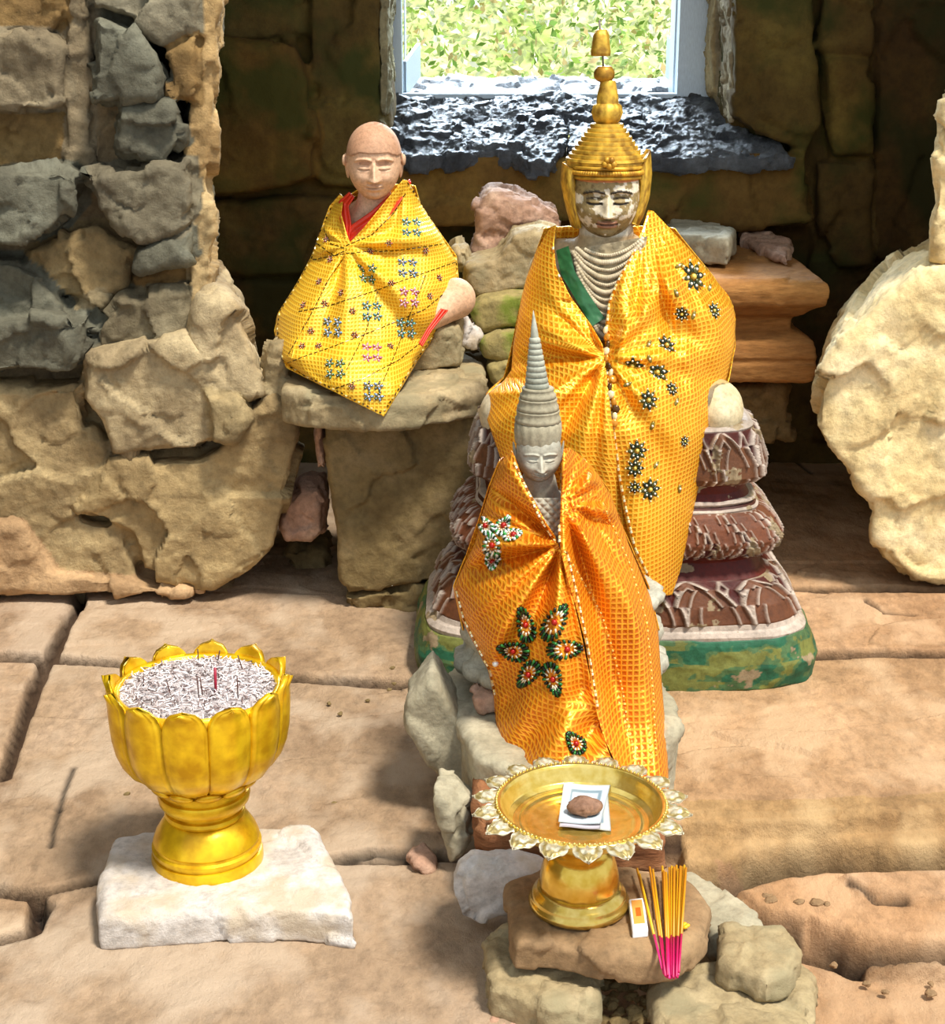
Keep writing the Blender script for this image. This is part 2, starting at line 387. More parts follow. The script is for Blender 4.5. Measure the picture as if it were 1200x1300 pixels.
    # hairline cracks and gaps under the step lips, their shade put into the tint
    def crack(pts, depth=.012, w=.006, z=0):
        nonlocal h, T
        W = [PZ(x, y, z)[:2] for x, y in pts]
        for a, b in zip(W[:-1], W[1:]):
            e = b-a; t = np.clip(((Xw-a[0])*e[0]+(Yw-a[1])*e[1])/(e@e), 0, 1); dd = np.hypot(Xw-a[0]-t*e[0], Yw-a[1]-t*e[1])
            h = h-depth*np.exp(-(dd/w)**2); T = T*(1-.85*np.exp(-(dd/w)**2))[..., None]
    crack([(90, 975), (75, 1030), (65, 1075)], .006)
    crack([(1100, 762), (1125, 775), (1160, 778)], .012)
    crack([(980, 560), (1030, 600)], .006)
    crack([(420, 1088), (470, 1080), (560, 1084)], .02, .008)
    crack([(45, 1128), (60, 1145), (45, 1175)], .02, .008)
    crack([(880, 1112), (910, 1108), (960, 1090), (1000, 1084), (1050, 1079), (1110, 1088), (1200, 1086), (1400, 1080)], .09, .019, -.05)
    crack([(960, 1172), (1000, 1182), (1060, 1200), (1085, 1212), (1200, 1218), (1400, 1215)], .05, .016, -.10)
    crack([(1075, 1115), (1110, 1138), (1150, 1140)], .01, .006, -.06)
    V = np.stack([X.ravel(), Y.ravel(), h.ravel()], 1)
    ny, nx = sh; idx = np.arange(ny*nx).reshape(ny, nx)
    Fc = np.stack([idx[:-1, :-1], idx[:-1, 1:], idx[1:, 1:], idx[1:, :-1]], -1).reshape(-1, 4)
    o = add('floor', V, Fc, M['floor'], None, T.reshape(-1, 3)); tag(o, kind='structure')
floor_build()

# ================================================================== WALLS
def stone_wall(name, stones, backing, mat, voxel=.009, fc=.11, fa=.55, na=.004, sm=2, seed=1, strat=0, shift=0):
    V = []; Fc = []; meta = []
    for i, s in enumerate(stones):
        poly, Yf, th, tint = s[:4]
        v, f, pl = up_prism(poly, Yf, th, seed=seed*100+i, ins=s[4] if len(s) > 4 else .004, shift=shift)
        n = len(V); V += list(v); Fc += [[k+n for k in q] for q in f]
        meta.append(([(p[0], p[2]) for p in [PY(x, y, Yf) for x, y in poly]], Yf, tint))
    for v, f in backing:
        n = len(V); V += list(v); Fc += [[k+n for k in q] for q in f]
    V, No, Fc = remesh(V, Fc, voxel, sm)
    T = np.ones((len(V), 3))*np.array([.6, .52, .4])
    for poly, Yf, tint in sorted(meta, key=lambda m: -m[1]):
        # the stone in front wins; compare along the way the outline was set out (straight back)
        k = 1.0
        d = seg_dist_inside(V[:, 0], V[:, 2], poly)
        T = np.where(((d > -.012) & (V[:, 1] > Yf-.03))[:, None], np.array(tint), T)
    V = relief(V, No, fc, fa, na, 12, seed, strat)
    o = add(name, V, Fc, mat, None, T); tag(o, kind='structure'); return o
def boxVF(x0, x1, y0, y1, z0, z1):
    V = [np.array(p, float) for p in [(x0, y0, z0), (x1, y0, z0), (x1, y1, z0), (x0, y1, z0), (x0, y0, z1), (x1, y0, z1), (x1, y1, z1), (x0, y1, z1)]]
    return V, [[3, 2, 1, 0], [4, 5, 6, 7], [0, 1, 5, 4], [1, 2, 6, 5], [2, 3, 7, 6], [3, 0, 4, 7]]

G_ = (.36, .42, .44); BR = (.62, .46, .24); GB = (.46, .48, .46); TN = (1.0, .88, .66); LT = (1.12, 1.06, .9); RB = (.95, .72, .42)
left_stones = [  # dark slate tints of the upper stones also carry the wall's shade
    ([(-200, -160), (75, -160), (80, 25), (60, 42), (-200, 46)], 3.93, .5, BR),
    ([(-200, 44), (55, 40), (78, 60), (84, 128), (70, 138), (-200, 138)], 3.90, .5, (.58, .56, .50)),
    ([(80, -160), (118, -160), (114, 60), (112, 212), (84, 216), (86, 60)], 3.95, .4, (.62, .58, .5)),
    ([(118, -160), (245, -160), (250, 40), (205, 62), (165, 28), (116, 12)], 3.90, .5, GB),
    ([(117, 20), (160, 34), (192, 66), (206, 100), (200, 126), (150, 134), (116, 130)], 3.86, .5, G_),
    ([(205, 66), (248, 44), (250, 130), (214, 128)], 3.89, .5, BR),
    ([(144, 136), (222, 130), (236, 180), (206, 206), (146, 204)], 3.88, .5, G_),
    ([(-200, 142), (82, 142), (92, 165), (90, 206), (-200, 222)], 3.97, .5, (.55, .42, .22)),
    ([(-200, 232), (80, 215), (97, 226), (90, 268), (62, 296), (30, 312), (-200, 325)], 3.83, .5, G_),
    ([(100, 220), (160, 214), (240, 206), (248, 262), (230, 296), (180, 314), (132, 284)], 3.85, .5, GB),
    ([(92, 290), (126, 284), (172, 318), (158, 366), (110, 384), (66, 372), (20, 350), (30, 320)], 3.93, .5, (.7, .6, .4)),
    ([(172, 324), (242, 292), (246, 326), (205, 340), (168, 350)], 3.86, .45, G_),
    ([(165, 354), (240, 330), (238, 374), (176, 378)], 3.93, .45, (.6, .42, .2)),
    ([(-200, 326), (15, 332), (48, 348), (80, 392), (60, 406), (-200, 408)], 3.89, .5, G_),
    ([(82, 390), (128, 370), (140, 374), (116, 420), (112, 446), (82, 410)], 3.92, .4, (.8, .75, .6)),
    ([(-200, 412), (112, 406), (108, 462), (88, 474), (-200, 482)], 3.82, .5, G_),
    ([(116, 420), (150, 376), (236, 368), (240, 420), (200, 440), (118, 452)], 3.87, .5, (.5, .5, .44)),
    ([(250, -160), (288, -160), (276, 60), (270, 160), (262, 240), (262, 280), (240, 270), (236, 170), (252, 60)], 3.92, .5, (1.15, .92, .58)),
    ([(242, 262), (262, 235), (276, 290), (272, 350), (262, 405), (246, 424), (238, 340)], 3.90, .45, (1.15, 1.0, .72)),
    ([(262, 372), (285, 380), (308, 408), (328, 462), (334, 506), (302, 512), (255, 470), (240, 428)], 3.84, .5, LT),
    ([(112, 456), (238, 426), (302, 500), (300, 545), (250, 576), (140, 582), (128, 536), (104, 510)], 3.83, .5, (1.02, .96, .8)),
    ([(-200, 500), (100, 488), (112, 540), (142, 572), (138, 606), (92, 645), (110, 668), (160, 672), (175, 735), (75, 730), (28, 662), (-200, 655)], 3.87, .5, (.92, .82, .6)),
    ([(142, 584), (250, 580), (300, 550), (345, 500), (372, 520), (380, 552), (372, 600), (352, 700), (322, 726), (270, 752), (178, 730), (160, 680), (92, 648)], 3.85, .45, (1.0, .88, .62)),
    ([(258, 500), (302, 508), (318, 530), (300, 566), (268, 566)], 3.80, .45, (.85, .78, .58)),
    ([(-200, 662), (24, 664), (72, 732), (176, 742), (260, 756), (-200, 758)], 3.84, .5, (1.1, .86, .66)),
    ([(340, 500), (376, 530), (384, 556), (372, 600), (356, 640), (350, 560)], 3.93, .4, (1.05, .98, .8)),
]
bk = [boxVF(-2.2, PY(238, 200, 4.45)[0], 3.985, 4.45, -.05, 2.9), boxVF(-2.2, PY(318, 600, 4.4)[0], 3.96, 4.4, -.05, zat(440, 4.4))]
stone_wall('wall_left', left_stones[:19], bk[:1], M['wallL'], voxel=.0075, fc=.10, fa=.42, na=.005, seed=3, shift=-.075)
stone_wall('wall_left', left_stones[19:], bk[1:], M['wallL'], voxel=.0075, fc=.21, fa=.24, na=.004, seed=4, shift=-.075, sm=4)

D1 = (.55, .47, .30); D2 = (.45, .38, .22); D3 = (.6, .56, .36); D4 = (.40, .30, .16)
back_stones = [
    ([(100, -200), (385, -200), (382, 46), (280, 56), (100, 56)], 5.10, .4, D3),
    ([(100, 62), (374, 54), (392, 96), (404, 170), (398, 228), (300, 250), (100, 250)], 5.02, .4, (.75, .60, .32)),
    ([(388, -200), (482, -200), (484, 150), (486, 245), (404, 240), (408, 160), (390, 60)], 5.08, .4, D3),
    ([(100, 256), (400, 250), (470, 250), (470, 350), (100, 352)], 5.10, .4, D1),
    ([(100, 356), (500, 356), (500, 520), (100, 520)], 5.12, .4, D4),
    ([(492, 200), (640, 196), (760, 200), (1030, 196), (1036, 280), (980, 288), (600, 286), (492, 288)], 5.00, .5, (.95, .78, .5)),
    ([(475, 292), (1030, 292), (1030, 470), (475, 470)], 5.14, .35, D4),
    ([(936, -200), (1040, -200), (1036, 60), (1044, 160), (1030, 196), (960, 172), (930, 150)], 5.02, .45, D3),
    ([(1044, -200), (1110, -200), (1112, 72), (1040, 66)], 5.08, .4, D1),
    ([(1048, 74), (1110, 76), (1110, 200), (1058, 200)], 5.07, .4, (.7, .62, .36)),
    ([(1114, -200), (1420, -200), (1420, 330), (1112, 330)], 5.12, .4, D4),
    ([(1036, 204), (1110, 204), (1110, 340), (1066, 345), (1040, 290)], 5.09, .4, D1),
    ([(1036, 340), (1420, 336), (1420, 560), (1036, 560)], 5.14, .4, D4),
]
Ws = zat(120, 5.3)
xL, xR = PY(493, 100, 5.2)[0], PY(925, 100, 5.2)[0]
bk = [boxVF(-2.2, xL, 5.16, 5.6, -.05, 2.9), boxVF(xR, 2.8, 5.16, 5.6, -.05, 2.9), boxVF(-2.2, 2.3, 5.16, 5.6, -.05, zat(190, 5.16)), boxVF(-2.2, 2.3, 5.1, 5.6, 2.3, 2.9)]
stone_wall('wall_back', back_stones, bk, M['wallB'], voxel=.012, fc=.2, fa=.18, na=.005, seed=5)

# rough stone reveals of the window
jmb = [([(905, -200), (922, -200), (926, 150), (912, 130), (904, 120)], 5.28, .2, (1.2, 1.1, .8)), ([(924, -200), (946, -200), (944, 60), (936, 120), (930, 156), (926, 120)], 5.08, .3, (1.0, 1.0, .9)),
       ([(480, -200), (494, -200), (495, 120), (490, 150), (483, 150)], 5.10, .3, (.9, .95, .8))]
stone_wall('trim_1', jmb, [], M['wallL'], voxel=.006, fc=.05, fa=.4, na=.004, seed=8)
# sloping sill stones under the window
def sill_stone(name, poly, zf, seed, th, label):
    # corners: z follows the slope of the sill from its front lip (py 190) up to the frame (py 122)
    A0 = []
    for x, y in refine(poly, seed=seed, wob=1.5):
        t = np.clip((195-y)/(195-122), -.2, 1.1); Yv = 4.98+.44*t; A0.append(PY(x, y, Yv))
    A0 = np.array(A0); M_ = inset(A0, -.004)-np.array([0, 0, .015]); B = A0.copy(); B[:, 2] -= th; n = len(A0)
    V = list(A0)+list(M_)+list(B); Fc = [list(range(n)), [2*n+k for k in range(n)][::-1]]
    for q in (0, n): Fc += [[q+k, q+n+k, q+n+(k+1) % n, q+(k+1) % n] for k in range(n)]
    V, No, Fc = remesh(V, Fc, .006, 1); V = relief(V, No, .07, .42, .008, 16, seed)
    o = add(name, V, Fc, M['sill']); return o
for i, (pl, th) in enumerate([([(494, 122), (690, 122), (712, 140), (722, 175), (700, 205), (672, 206), (650, 190), (520, 198), (494, 190)], .10),
                 ([(688, 118), (930, 122), (938, 150), (860, 165), (760, 150), (710, 142)], .12),
                 ([(722, 150), (800, 158), (935, 160), (985, 178), (1005, 196), (900, 200), (760, 196), (722, 190)], .10)]):
    o = sill_stone(['window_sill', 'window_sill', 'window_sill'][i], pl, 0, 20+i, .05, ''); o.name = 'trim_%d' % (i+2); tag(o, kind='structure')

# ceiling over the rear of the cell; side walls
for nm, b in (('ceiling', boxVF(-2.3, 2.8, 3.75, 5.9, 2.75, 2.95)), ('wall_right', boxVF(2.45, 2.75, 3.9, 5.6, -.05, 2.9)), ('wall_side', boxVF(-2.5, -2.2, .8, 5.6, -.05, 2.9))):
    V, No, Fc = remesh(b[0], b[1], .04, 0); V = relief(V, No, .3, .2, .01, 5, 4)
    tag(add(nm, V, Fc, M['wallB'], None, np.ones((len(V), 3))*.8), kind='structure')

# window frame
M['frame'] = plain_mat('pale blue painted frame', 'd8e6f0', .4)
def px_box(mb, x0, x1, y0, y1, Yf, Yb, c=(1, 1, 1)):
    a = PY(x0, y0, Yf); b = PY(x1, y1, Yf)
    v, f = boxVF(a[0], b[0], Yf, Yb, b[2], a[2]); mb.put(v, f, c)
w = bpy.data.objects.new('window_1', None); col.objects.link(w); w.location = PY(690, 122, 5.45); tag(w, kind='structure')
m = MB(); px_box(m, 493, 511, -200, 126, 5.42, 5.50); m.build('frame_post', M['frame'], w, False)
m = MB(); px_box(m, 872, 906, -200, 126, 5.42, 5.50); m.build('frame_post', M['frame'], w, False)
m = MB(); px_box(m, 500, 880, 119, 125, 5.425, 5.50); m.build('frame_rail', M['frame'], w, False)
m = MB()
a, b = PY(512, 122, 5.50), PY(530, 97, 5.75); hgt = PY(512, 78, 5.5)[2]-a[2]
def board(mb, a, b, hz, t=.02, up=None):
    a = np.array(a); b = np.array(b); n = np.array([t, 0, 0]); u = np.array([0, 0, hz]) if up is None else up
    mb.hexa([a, a+n, b+n, b, a+u, a+n+u, b+n+u, b+u])
board(m, a, b, hgt, .012); m.build('shutter_stop', M['frame'], w, False)
m = MB(); a, b = PY(868, 122, 5.50), PY(845, 97, 5.75); board(m, a, b, PY(512, 68, 5.5)[2]-a[2], .012); m.build('shutter_stop', M['frame'], w, False)
m = MB(); px_box(m, 511, 514, -200, 122, 5.5, 5.62); m.build('frame_bead', M['frame'], w, False)
m = MB(); px_box(m, 866, 869, -200, 122, 5.5, 5.62); m.build('frame_bead', M['frame'], w, False)
# outer ledge beyond the frame
V, Fc = boxVF(-.35, .95, 5.62, 6.05, 1.05, zat(118, 5.62)); V = [v+np.array([0, 0, .0]) for v in V]
for k in (6, 7): V[k][2] = zat(98, 6.05)
V, No, Fc = remesh(V, Fc, .012, 1); V = relief(V, No, .1, .3, .006, 14, 6)
tag(add('trim_5', V, Fc, M['sill']), kind='structure')

# green hillside and leaves outside
M['hill'] = stone_mat('grassy hillside', '9ab05c', 'e6eab8', 'c4d090', scale=3, bump=.6, fine=18)
xs = np.linspace(-5, 7, 60); ys = np.linspace(8, 16, 40); X, Y = np.meshgrid(xs, ys)
Z = -.6+(Y-8)*.75+.25*fbm(np.stack([X.ravel(), Y.ravel(), 0*X.ravel()], 1)*.8, 3, 5).reshape(X.shape)
idx = np.arange(X.size).reshape(X.shape); Fq = np.stack([idx[:-1, :-1], idx[:-1, 1:], idx[1:, 1:], idx[1:, :-1]], -1).reshape(-1, 4)
o = add('hillside', np.stack([X.ravel(), Y.ravel(), Z.ravel()], 1), Fq, M['hill']); o.name = 'ground_outside'; tag(o, kind='structure')
M['leaf'] = plain_mat('sunlit leaves', 'ffffff', .5, 0, True)
n = 20000; VV = np.zeros((n*4, 3)); CC = np.zeros((n*4, 3)); gi = np.random.default_rng(3)
for i in range(n):
    yy = gi.uniform(8.2, 12.5); xx = gi.uniform(-1.6, 2.6); zz = -.6+(yy-8)*.75+abs(gi.normal(0, .25))+.05
    a = gi.normal(size=3); a /= np.linalg.norm(a); b = np.cross(a, gi.normal(size=3)); b /= np.linalg.norm(b); s = gi.uniform(.018, .045)
    c = np.array([xx, yy, zz]); VV[i*4:i*4+4] = [c-a*s, c-b*s*.45, c+a*s, c+b*s*.45]
    CC[i*4:i*4+4] = lin([['98bc50', 'c0d880', '6f9a40', 'e4eab8', 'f2f4e2', 'ccb880', 'f4f6ea', 'd8e4a8'][gi.integers(0, 8)]][0])
o = add('hillside_foliage', VV, np.arange(n*4).reshape(-1, 4), M['leaf'], None, CC, False)
tag(o, 'sunlit green leaves covering the hillside outside the window', 'foliage', kind='stuff')

# ================================================================== LOOSE ROCKS AND STONES
def R(kind, name, poly, d, th, mat, label, cat='stone', **kw):
    seed = kw.pop('seed', len(bpy.data.objects)); spread = kw.pop('spread', 1.0); wob = kw.pop('wob', 2.0); shift = kw.pop('shift', 0)
    VF = up_prism(poly, d, th, seed, .0, 0, spread, wob, shift)[:2] if kind == 'up' else flat_prism(poly, d, th, seed, spread, wob)
    return rock(name, VF, M[mat], label, cat, seed=seed, **kw)
# right-hand boulder and the column above it
BP = [(1186, 340), (1120, 378), (1078, 425), (1052, 455), (1038, 500), (1036, 540), (1052, 575), (1080, 610), (1102, 640), (1106, 690), (1130, 722), (1165, 740), (1260, 752), (1480, 752), (1480, 330)]
R('up', 'boulder', BP, 3.93, .55, 'boulder', 'huge pale yellow sunlit boulder at the right edge of the floor', 'boulder', voxel=.010, fc=.2, fa=.26, na=.006, sm=10, seed=41, shift=.14)
R('up', 'stone_column', [(1216, -200), (1206, 90), (1192, 170), (1188, 220), (1184, 285), (1190, 338), (1480, 334), (1480, -200)], 3.97, .45, 'boulder', 'rough pale stone column standing above the yellow boulder', 'column', voxel=.010, fc=.1, fa=.4, na=.006, seed=42, shift=.18)
# pillar block under the left statue
R('up', 'stone_block', [(408, 528), (612, 520), (612, 600), (604, 690), (596, 740), (560, 742), (440, 758), (430, 740), (420, 640)], 3.80, .42, 'block', 'big brown stone block carrying the ledge under the small seated Buddha', voxel=.007, fc=.14, fa=.16, na=.003, sm=5, seed=43)
R('up', 'foot_stone', [(432, 758), (560, 746), (596, 744), (590, 768), (540, 782), (440, 782)], 3.80, .35, 'block', 'dark flat stone wedged beneath the big brown block', voxel=.008, seed=44)
R('flat', 'ledge_slab', [(360, 492), (395, 500), (484, 505), (560, 500), (622, 486), (616, 458), (590, 446), (400, 446), (360, 462)], .597, .085, 'slab', 'pale flat ledge slab under the small seated Buddha', voxel=.007, fc=.12, fa=.14, na=.003, seed=45, strat=.003, wob=1)
R('up', 'seat_stone', [(508, 430), (545, 414), (584, 412), (588, 430), (584, 468), (540, 476), (506, 478)], 3.93, .25, 'slab', 'grey squarish stone under the right knee of the small Buddha', voxel=.006, fa=.3, seed=46)
R('up', 'upright_stone', [(346, 440), (360, 436), (364, 470), (374, 524), (352, 528), (334, 512), (330, 478)], 3.86, .14, 'slab', 'pale upright stone at the left end of the ledge', voxel=.006, seed=47, sm=6)
R('up', 'chip_stone', [(396, 534), (408, 534), (414, 600), (402, 598)], 3.84, .08, 'pink', 'thin pale sliver of stone left of the big brown block', voxel=.004, seed=48, fa=.3)
R('up', 'cobble', [(362, 636), (380, 620), (404, 620), (410, 640), (408, 685), (396, 694), (360, 690), (354, 670)], 3.93, .15, 'pink', 'pinkish rounded stone wedged between the left wall and brown block', voxel=.005, sm=10, fa=.3, seed=49)
R('up', 'gap_rubble', [(372, 702), (412, 700), (424, 745), (400, 752), (362, 735)], 4.12, .2, 'block', 'dark rubble stone deep in the gap under the pinkish stone', seed=50)
# things behind
R('up', 'reddish_rock', [(604, 262), (622, 244), (650, 250), (682, 262), (708, 274), (712, 300), (700, 330), (604, 336), (600, 322), (606, 300)], 4.34, .22, 'pink', 'reddish brown rough rock leaning behind between the two seated statues', 'rock', voxel=.007, fc=.08, fa=.4, seed=51)
R('up', 'carved_fragment', [(592, 338), (610, 332), (632, 328), (652, 298), (690, 290), (712, 296), (712, 350), (690, 360), (640, 376), (602, 380), (590, 362)], 4.12, .2, 'slab', 'tan curved carved stone fragment lying between the two seated statues', 'fragment', voxel=.006, sm=10, fa=.2, seed=52)
R('up', 'cobble', [(576, 316), (594, 314), (602, 330), (598, 346), (580, 345)], 4.22, .12, 'slab', 'small tan round stone behind the arm of the small Buddha', voxel=.005, sm=8, seed=53)
for i, (pl, y, lb) in enumerate([([(594, 392), (612, 378), (672, 372), (676, 412), (640, 420), (606, 424)], 4.05, 'topmost mossy green cobble stacked beside the golden robe'),
                  ([(606, 434), (630, 422), (676, 416), (676, 452), (640, 462), (614, 456)], 4.02, 'middle mossy green cobble of the stack beside the golden robe'),
                  ([(618, 466), (640, 460), (676, 456), (676, 500), (640, 506), (622, 486)], 4.0, 'lowest mossy green cobble of the stack beside the golden robe')]):
    R('up', 'mossy_cobble', pl, y, .2, 'moss', lb, 'cobble', voxel=.006, sm=14, fa=.12, seed=54+i, group=None)
R('up', 'pale_chip', [(584, 416), (604, 408), (612, 428), (604, 442), (586, 440)], 4.02, .12, 'white', 'pale chip of stone left of the mossy cobbles', voxel=.005, seed=58)
R('up', 'rubble_stone', [(590, 446), (640, 470), (660, 560), (640, 640), (600, 600), (612, 500)], 4.15, .2, 'block', 'dark stone in the shade behind the painted pedestal', seed=59)
# moulded pedestal fragment, right rear
def moulding():
    prof = [(0, .0), (0, .06), (-.01, .075), (-.01, .08), (0, .09), (-.012, .15), (-.035, .175), (-.02, .2), (.0, .21), (0, .22), (.02, .24), (.005, .30), (0, .31), (0, .33)]
    xl, xr = PY(800, 330, 4.35)[0], PY(1040, 330, 4.35)[0]; zb = zat(488, 4.35); zt = zat(352, 4.35); s = (zt-zb)
    edge = [(0, 1026), (.04, 1036), (.20, 1038), (.24, 1032), (.26, 1038), (.40, 1034), (.46, 1016), (.48, 1008), (.60, 1010), (.64, 1022), (.70, 1030), (.76, 1043), (.90, 1046), (.96, 1044), (1.0, 1036)]
    V = []; 
    for t, x in edge:
        X = PY(x, 420, 4.35)[0]; e = (X-PY(1046, 420, 4.35)[0])*1.3
        V += [(xl, 4.30-e, zb+t*s), (X, 4.30-e, zb+t*s), (X-.02, 4.95, zb+t*s), (xl, 4.95, zb+t*s)]
    n = len(edge); Fc = [[3, 2, 1, 0], [4*n-4, 4*n-3, 4*n-2, 4*n-1]]+[[4*i+k, 4*i+(k+1) % 4, 4*i+4+(k+1) % 4, 4*i+4+k] for i in range(n-1) for k in range(4)]
    return [np.array(v) for v in V], Fc
rock('moulded_pedestal', moulding(), M['carved'], 'orange brown moulded stone pedestal fragment behind the golden statue on the right', 'pedestal', voxel=.007, sm=1, fc=.2, fa=.05, na=.003, seed=61)
R('up', 'bearing_stone', [(850, 490), (1000, 490), (1010, 560), (850, 560)], 4.5, .4, 'block', 'dark stone in shade beneath the moulded pedestal fragment', seed=62)
zt = zat(352, 4.35)
R('flat', 'slab_block', [(845, 296), (925, 304), (936, 290), (912, 280), (850, 276)], zt+.085, .075, 'grey', 'grey flat block lying on top of the moulded pedestal fragment', voxel=.006, fa=.15, seed=63, wob=1)
R('flat', 'stone_flake', [(944, 302), (1000, 326), (1004, 304), (962, 290), (940, 292)], zt+.03, .03, 'pink', 'thin stone flake on the right top of the moulded pedestal fragment', 'flake', voxel=.006, fa=.25, seed=64)
# stones under and around the small crowned statue
R('flat', 'leaning_slab', [(556, 868), (584, 838), (640, 842), (820, 850), (858, 878), (868, 912), (840, 935), (700, 975), (655, 982), (600, 955)], .215, .20, 'grey', 'large grey green slab under the small crowned statue', voxel=.007, fc=.14, fa=.16, seed=70, spread=.92, wob=3)
R('up', 'leaning_slab', [(516, 896), (548, 862), (578, 905), (602, 948), (640, 975), (640, 1020), (606, 1050), (566, 1000), (540, 975), (514, 925)], 2.70, .14, 'grey', 'tilted grey stone propped at the left of the large grey green slab', voxel=.007, fc=.12, fa=.2, seed=71)
R('up', 'wedge_stone', [(556, 1008), (575, 1012), (600, 1040), (602, 1062), (590, 1088), (572, 1104), (562, 1060)], 2.50, .1, 'grey', 'narrow pale grey green wedge stone left of the rust brown stone', voxel=.005, seed=72, fa=.3)
R('up', 'rust_stone', [(600, 1046), (612, 1040), (740, 1052), (800, 1062), (850, 1075), (850, 1110), (740, 1100), (610, 1096)], 2.40, .22, 'rust', 'rust brown layered stone block behind the foot of the brass tray', voxel=.006, fa=.25, seed=73, strat=.004)
R('up', 'round_rock', [(582, 1114), (602, 1102), (660, 1106), (700, 1112), (690, 1160), (640, 1176), (608, 1182), (584, 1166), (578, 1130)], 2.30, .07, 'white', 'pale rounded rock left of the brown slab under the brass tray', 'rock', voxel=.006, sm=8, fa=.3, seed=74)
R('flat', 'tray_slab', [(640, 1116), (690, 1096), (800, 1096), (880, 1116), (905, 1145), (900, 1178), (862, 1210), (760, 1212), (700, 1198), (652, 1196), (644, 1160)], .125, .052, 'brown', 'flat brown slab carrying the brass tray and incense', voxel=.0055, fc=.12, fa=.1, na=.002, seed=75, wob=3)
R('flat', 'under_slab', [(618, 1190), (640, 1168), (760, 1190), (766, 1230), (755, 1268), (700, 1278), (620, 1250)], .06, .07, 'slab', 'pale streaked slab at the lower left beneath the brown slab', voxel=.006, fa=.3, seed=76)
R('flat', 'under_slab', [(616, 1262), (760, 1290), (770, 1330), (612, 1330)], -.0, .06, 'pink', 'pinkish slab at the very bottom below the streaked slab', voxel=.006, fa=.2, seed=77)
R('flat', 'under_slab', [(830, 1236), (860, 1218), (930, 1214), (1000, 1205), (1036, 1232), (1040, 1280), (1030, 1330), (850, 1330), (826, 1280)], .03, .14, 'slab', 'large tan block at the bottom right below the incense sticks', voxel=.006, fa=.3, seed=78)
R('flat', 'under_slab', [(912, 1168), (1000, 1170), (1020, 1205), (1006, 1232), (975, 1244), (912, 1216)], .078, .05, 'slab', 'five sided tan stone to the right of the incense sticks', voxel=.0055, fa=.22, seed=79)
R('flat', 'green_slab', [(840, 1100), (876, 1100), (930, 1130), (976, 1170), (968, 1188), (905, 1186), (880, 1150)], .05, .12, 'grey', 'pale green flat stone behind the five sided stone', voxel=.006, fa=.15, seed=80)
R('up', 'chip_stone', [(598, 882), (638, 878), (640, 906), (610, 910)], 2.72, .08, 'pink', 'small reddish stone under the left of the small statue base', voxel=.005, seed=81)
R('up', 'round_rock', [(521, 1094), (540, 1088), (552, 1096), (550, 1114), (526, 1116)], 2.52, .05, 'pink', 'small brown pebble on the floor crack right of the white slab', 'pebble', voxel=.004, sm=6, seed=82)
# dark gravel heap between the slabs
g = random.Random(4)
for k in range(46):
    x = g.uniform(764, 830); y = g.uniform(1236, 1300); r = g.uniform(.006, .012); p = PZ(x, y, -.02+ (k % 4)*.004)
    m = MB(); m.sph(p, (r*1.3, r, r*.8), nu=8, nv=5); V = m.V[0]+np.stack([vnoise(m.V[0]*160, k)]*3, 1)*.0022
    o = add('gravel', V, m.F, M['block'], smooth=False); tag(o, 'small dark gravel stone in the gap under the front of the brown slab', 'gravel', 'gravel stones under the brown slab')
# crumbs and pebbles on the floor
crumbs = [(418, 893, 'dark crumb'), (432, 906, ''), (467, 889, ''), (494, 876, ''), (500, 868, ''), (498, 848, ''), (161, 1008, ''), (424, 1020, ''), (810, 903, '')]
for k, (x, y, _) in enumerate(crumbs):
    p = PZ(x, y, .004); m = MB(); m.sph(p, (.006, .005, .004), nu=8, nv=5)
    o = add('crumb', m.V[0]+np.stack([vnoise(m.V[0]*200, k)]*3, 1)*.002, m.F, M['block'], smooth=False)
    if k == 8: tag(o, 'tiny pale grit on the floor right of the golden robe', 'crumb')
    elif k in (6, 7): tag(o, ['tiny dark crumb on the floor left of the golden bowl', 'tiny dark crumb on the floor right of the golden bowl'][k-6], 'crumb')
    else: tag(o, 'tiny dark crumb scattered on the flagstone near the green pedestal corner', 'crumb', 'crumbs on the flagstone')
for k in range(16):
    x = g.uniform(930, 1190); y = g.uniform(1118, 1150) if k % 2 else g.uniform(1222, 1262)
    if k % 2 and x > 1060: x -= 120
    r = g.uniform(.005, .012); p = PZ(x, y, -.075 if k % 2 else -.125); m = MB(); m.sph(p, (r*1.2, r, r*.7), nu=8, nv=5)
    o = add('pebble', m.V[0]+np.stack([vnoise(m.V[0]*150, k)]*3, 1)*.003, m.F, M['brown'], smooth=False)
    tag(o, 'small tan pebble lying on the broken rock steps at lower right', 'pebble', 'pebbles on the rock steps')

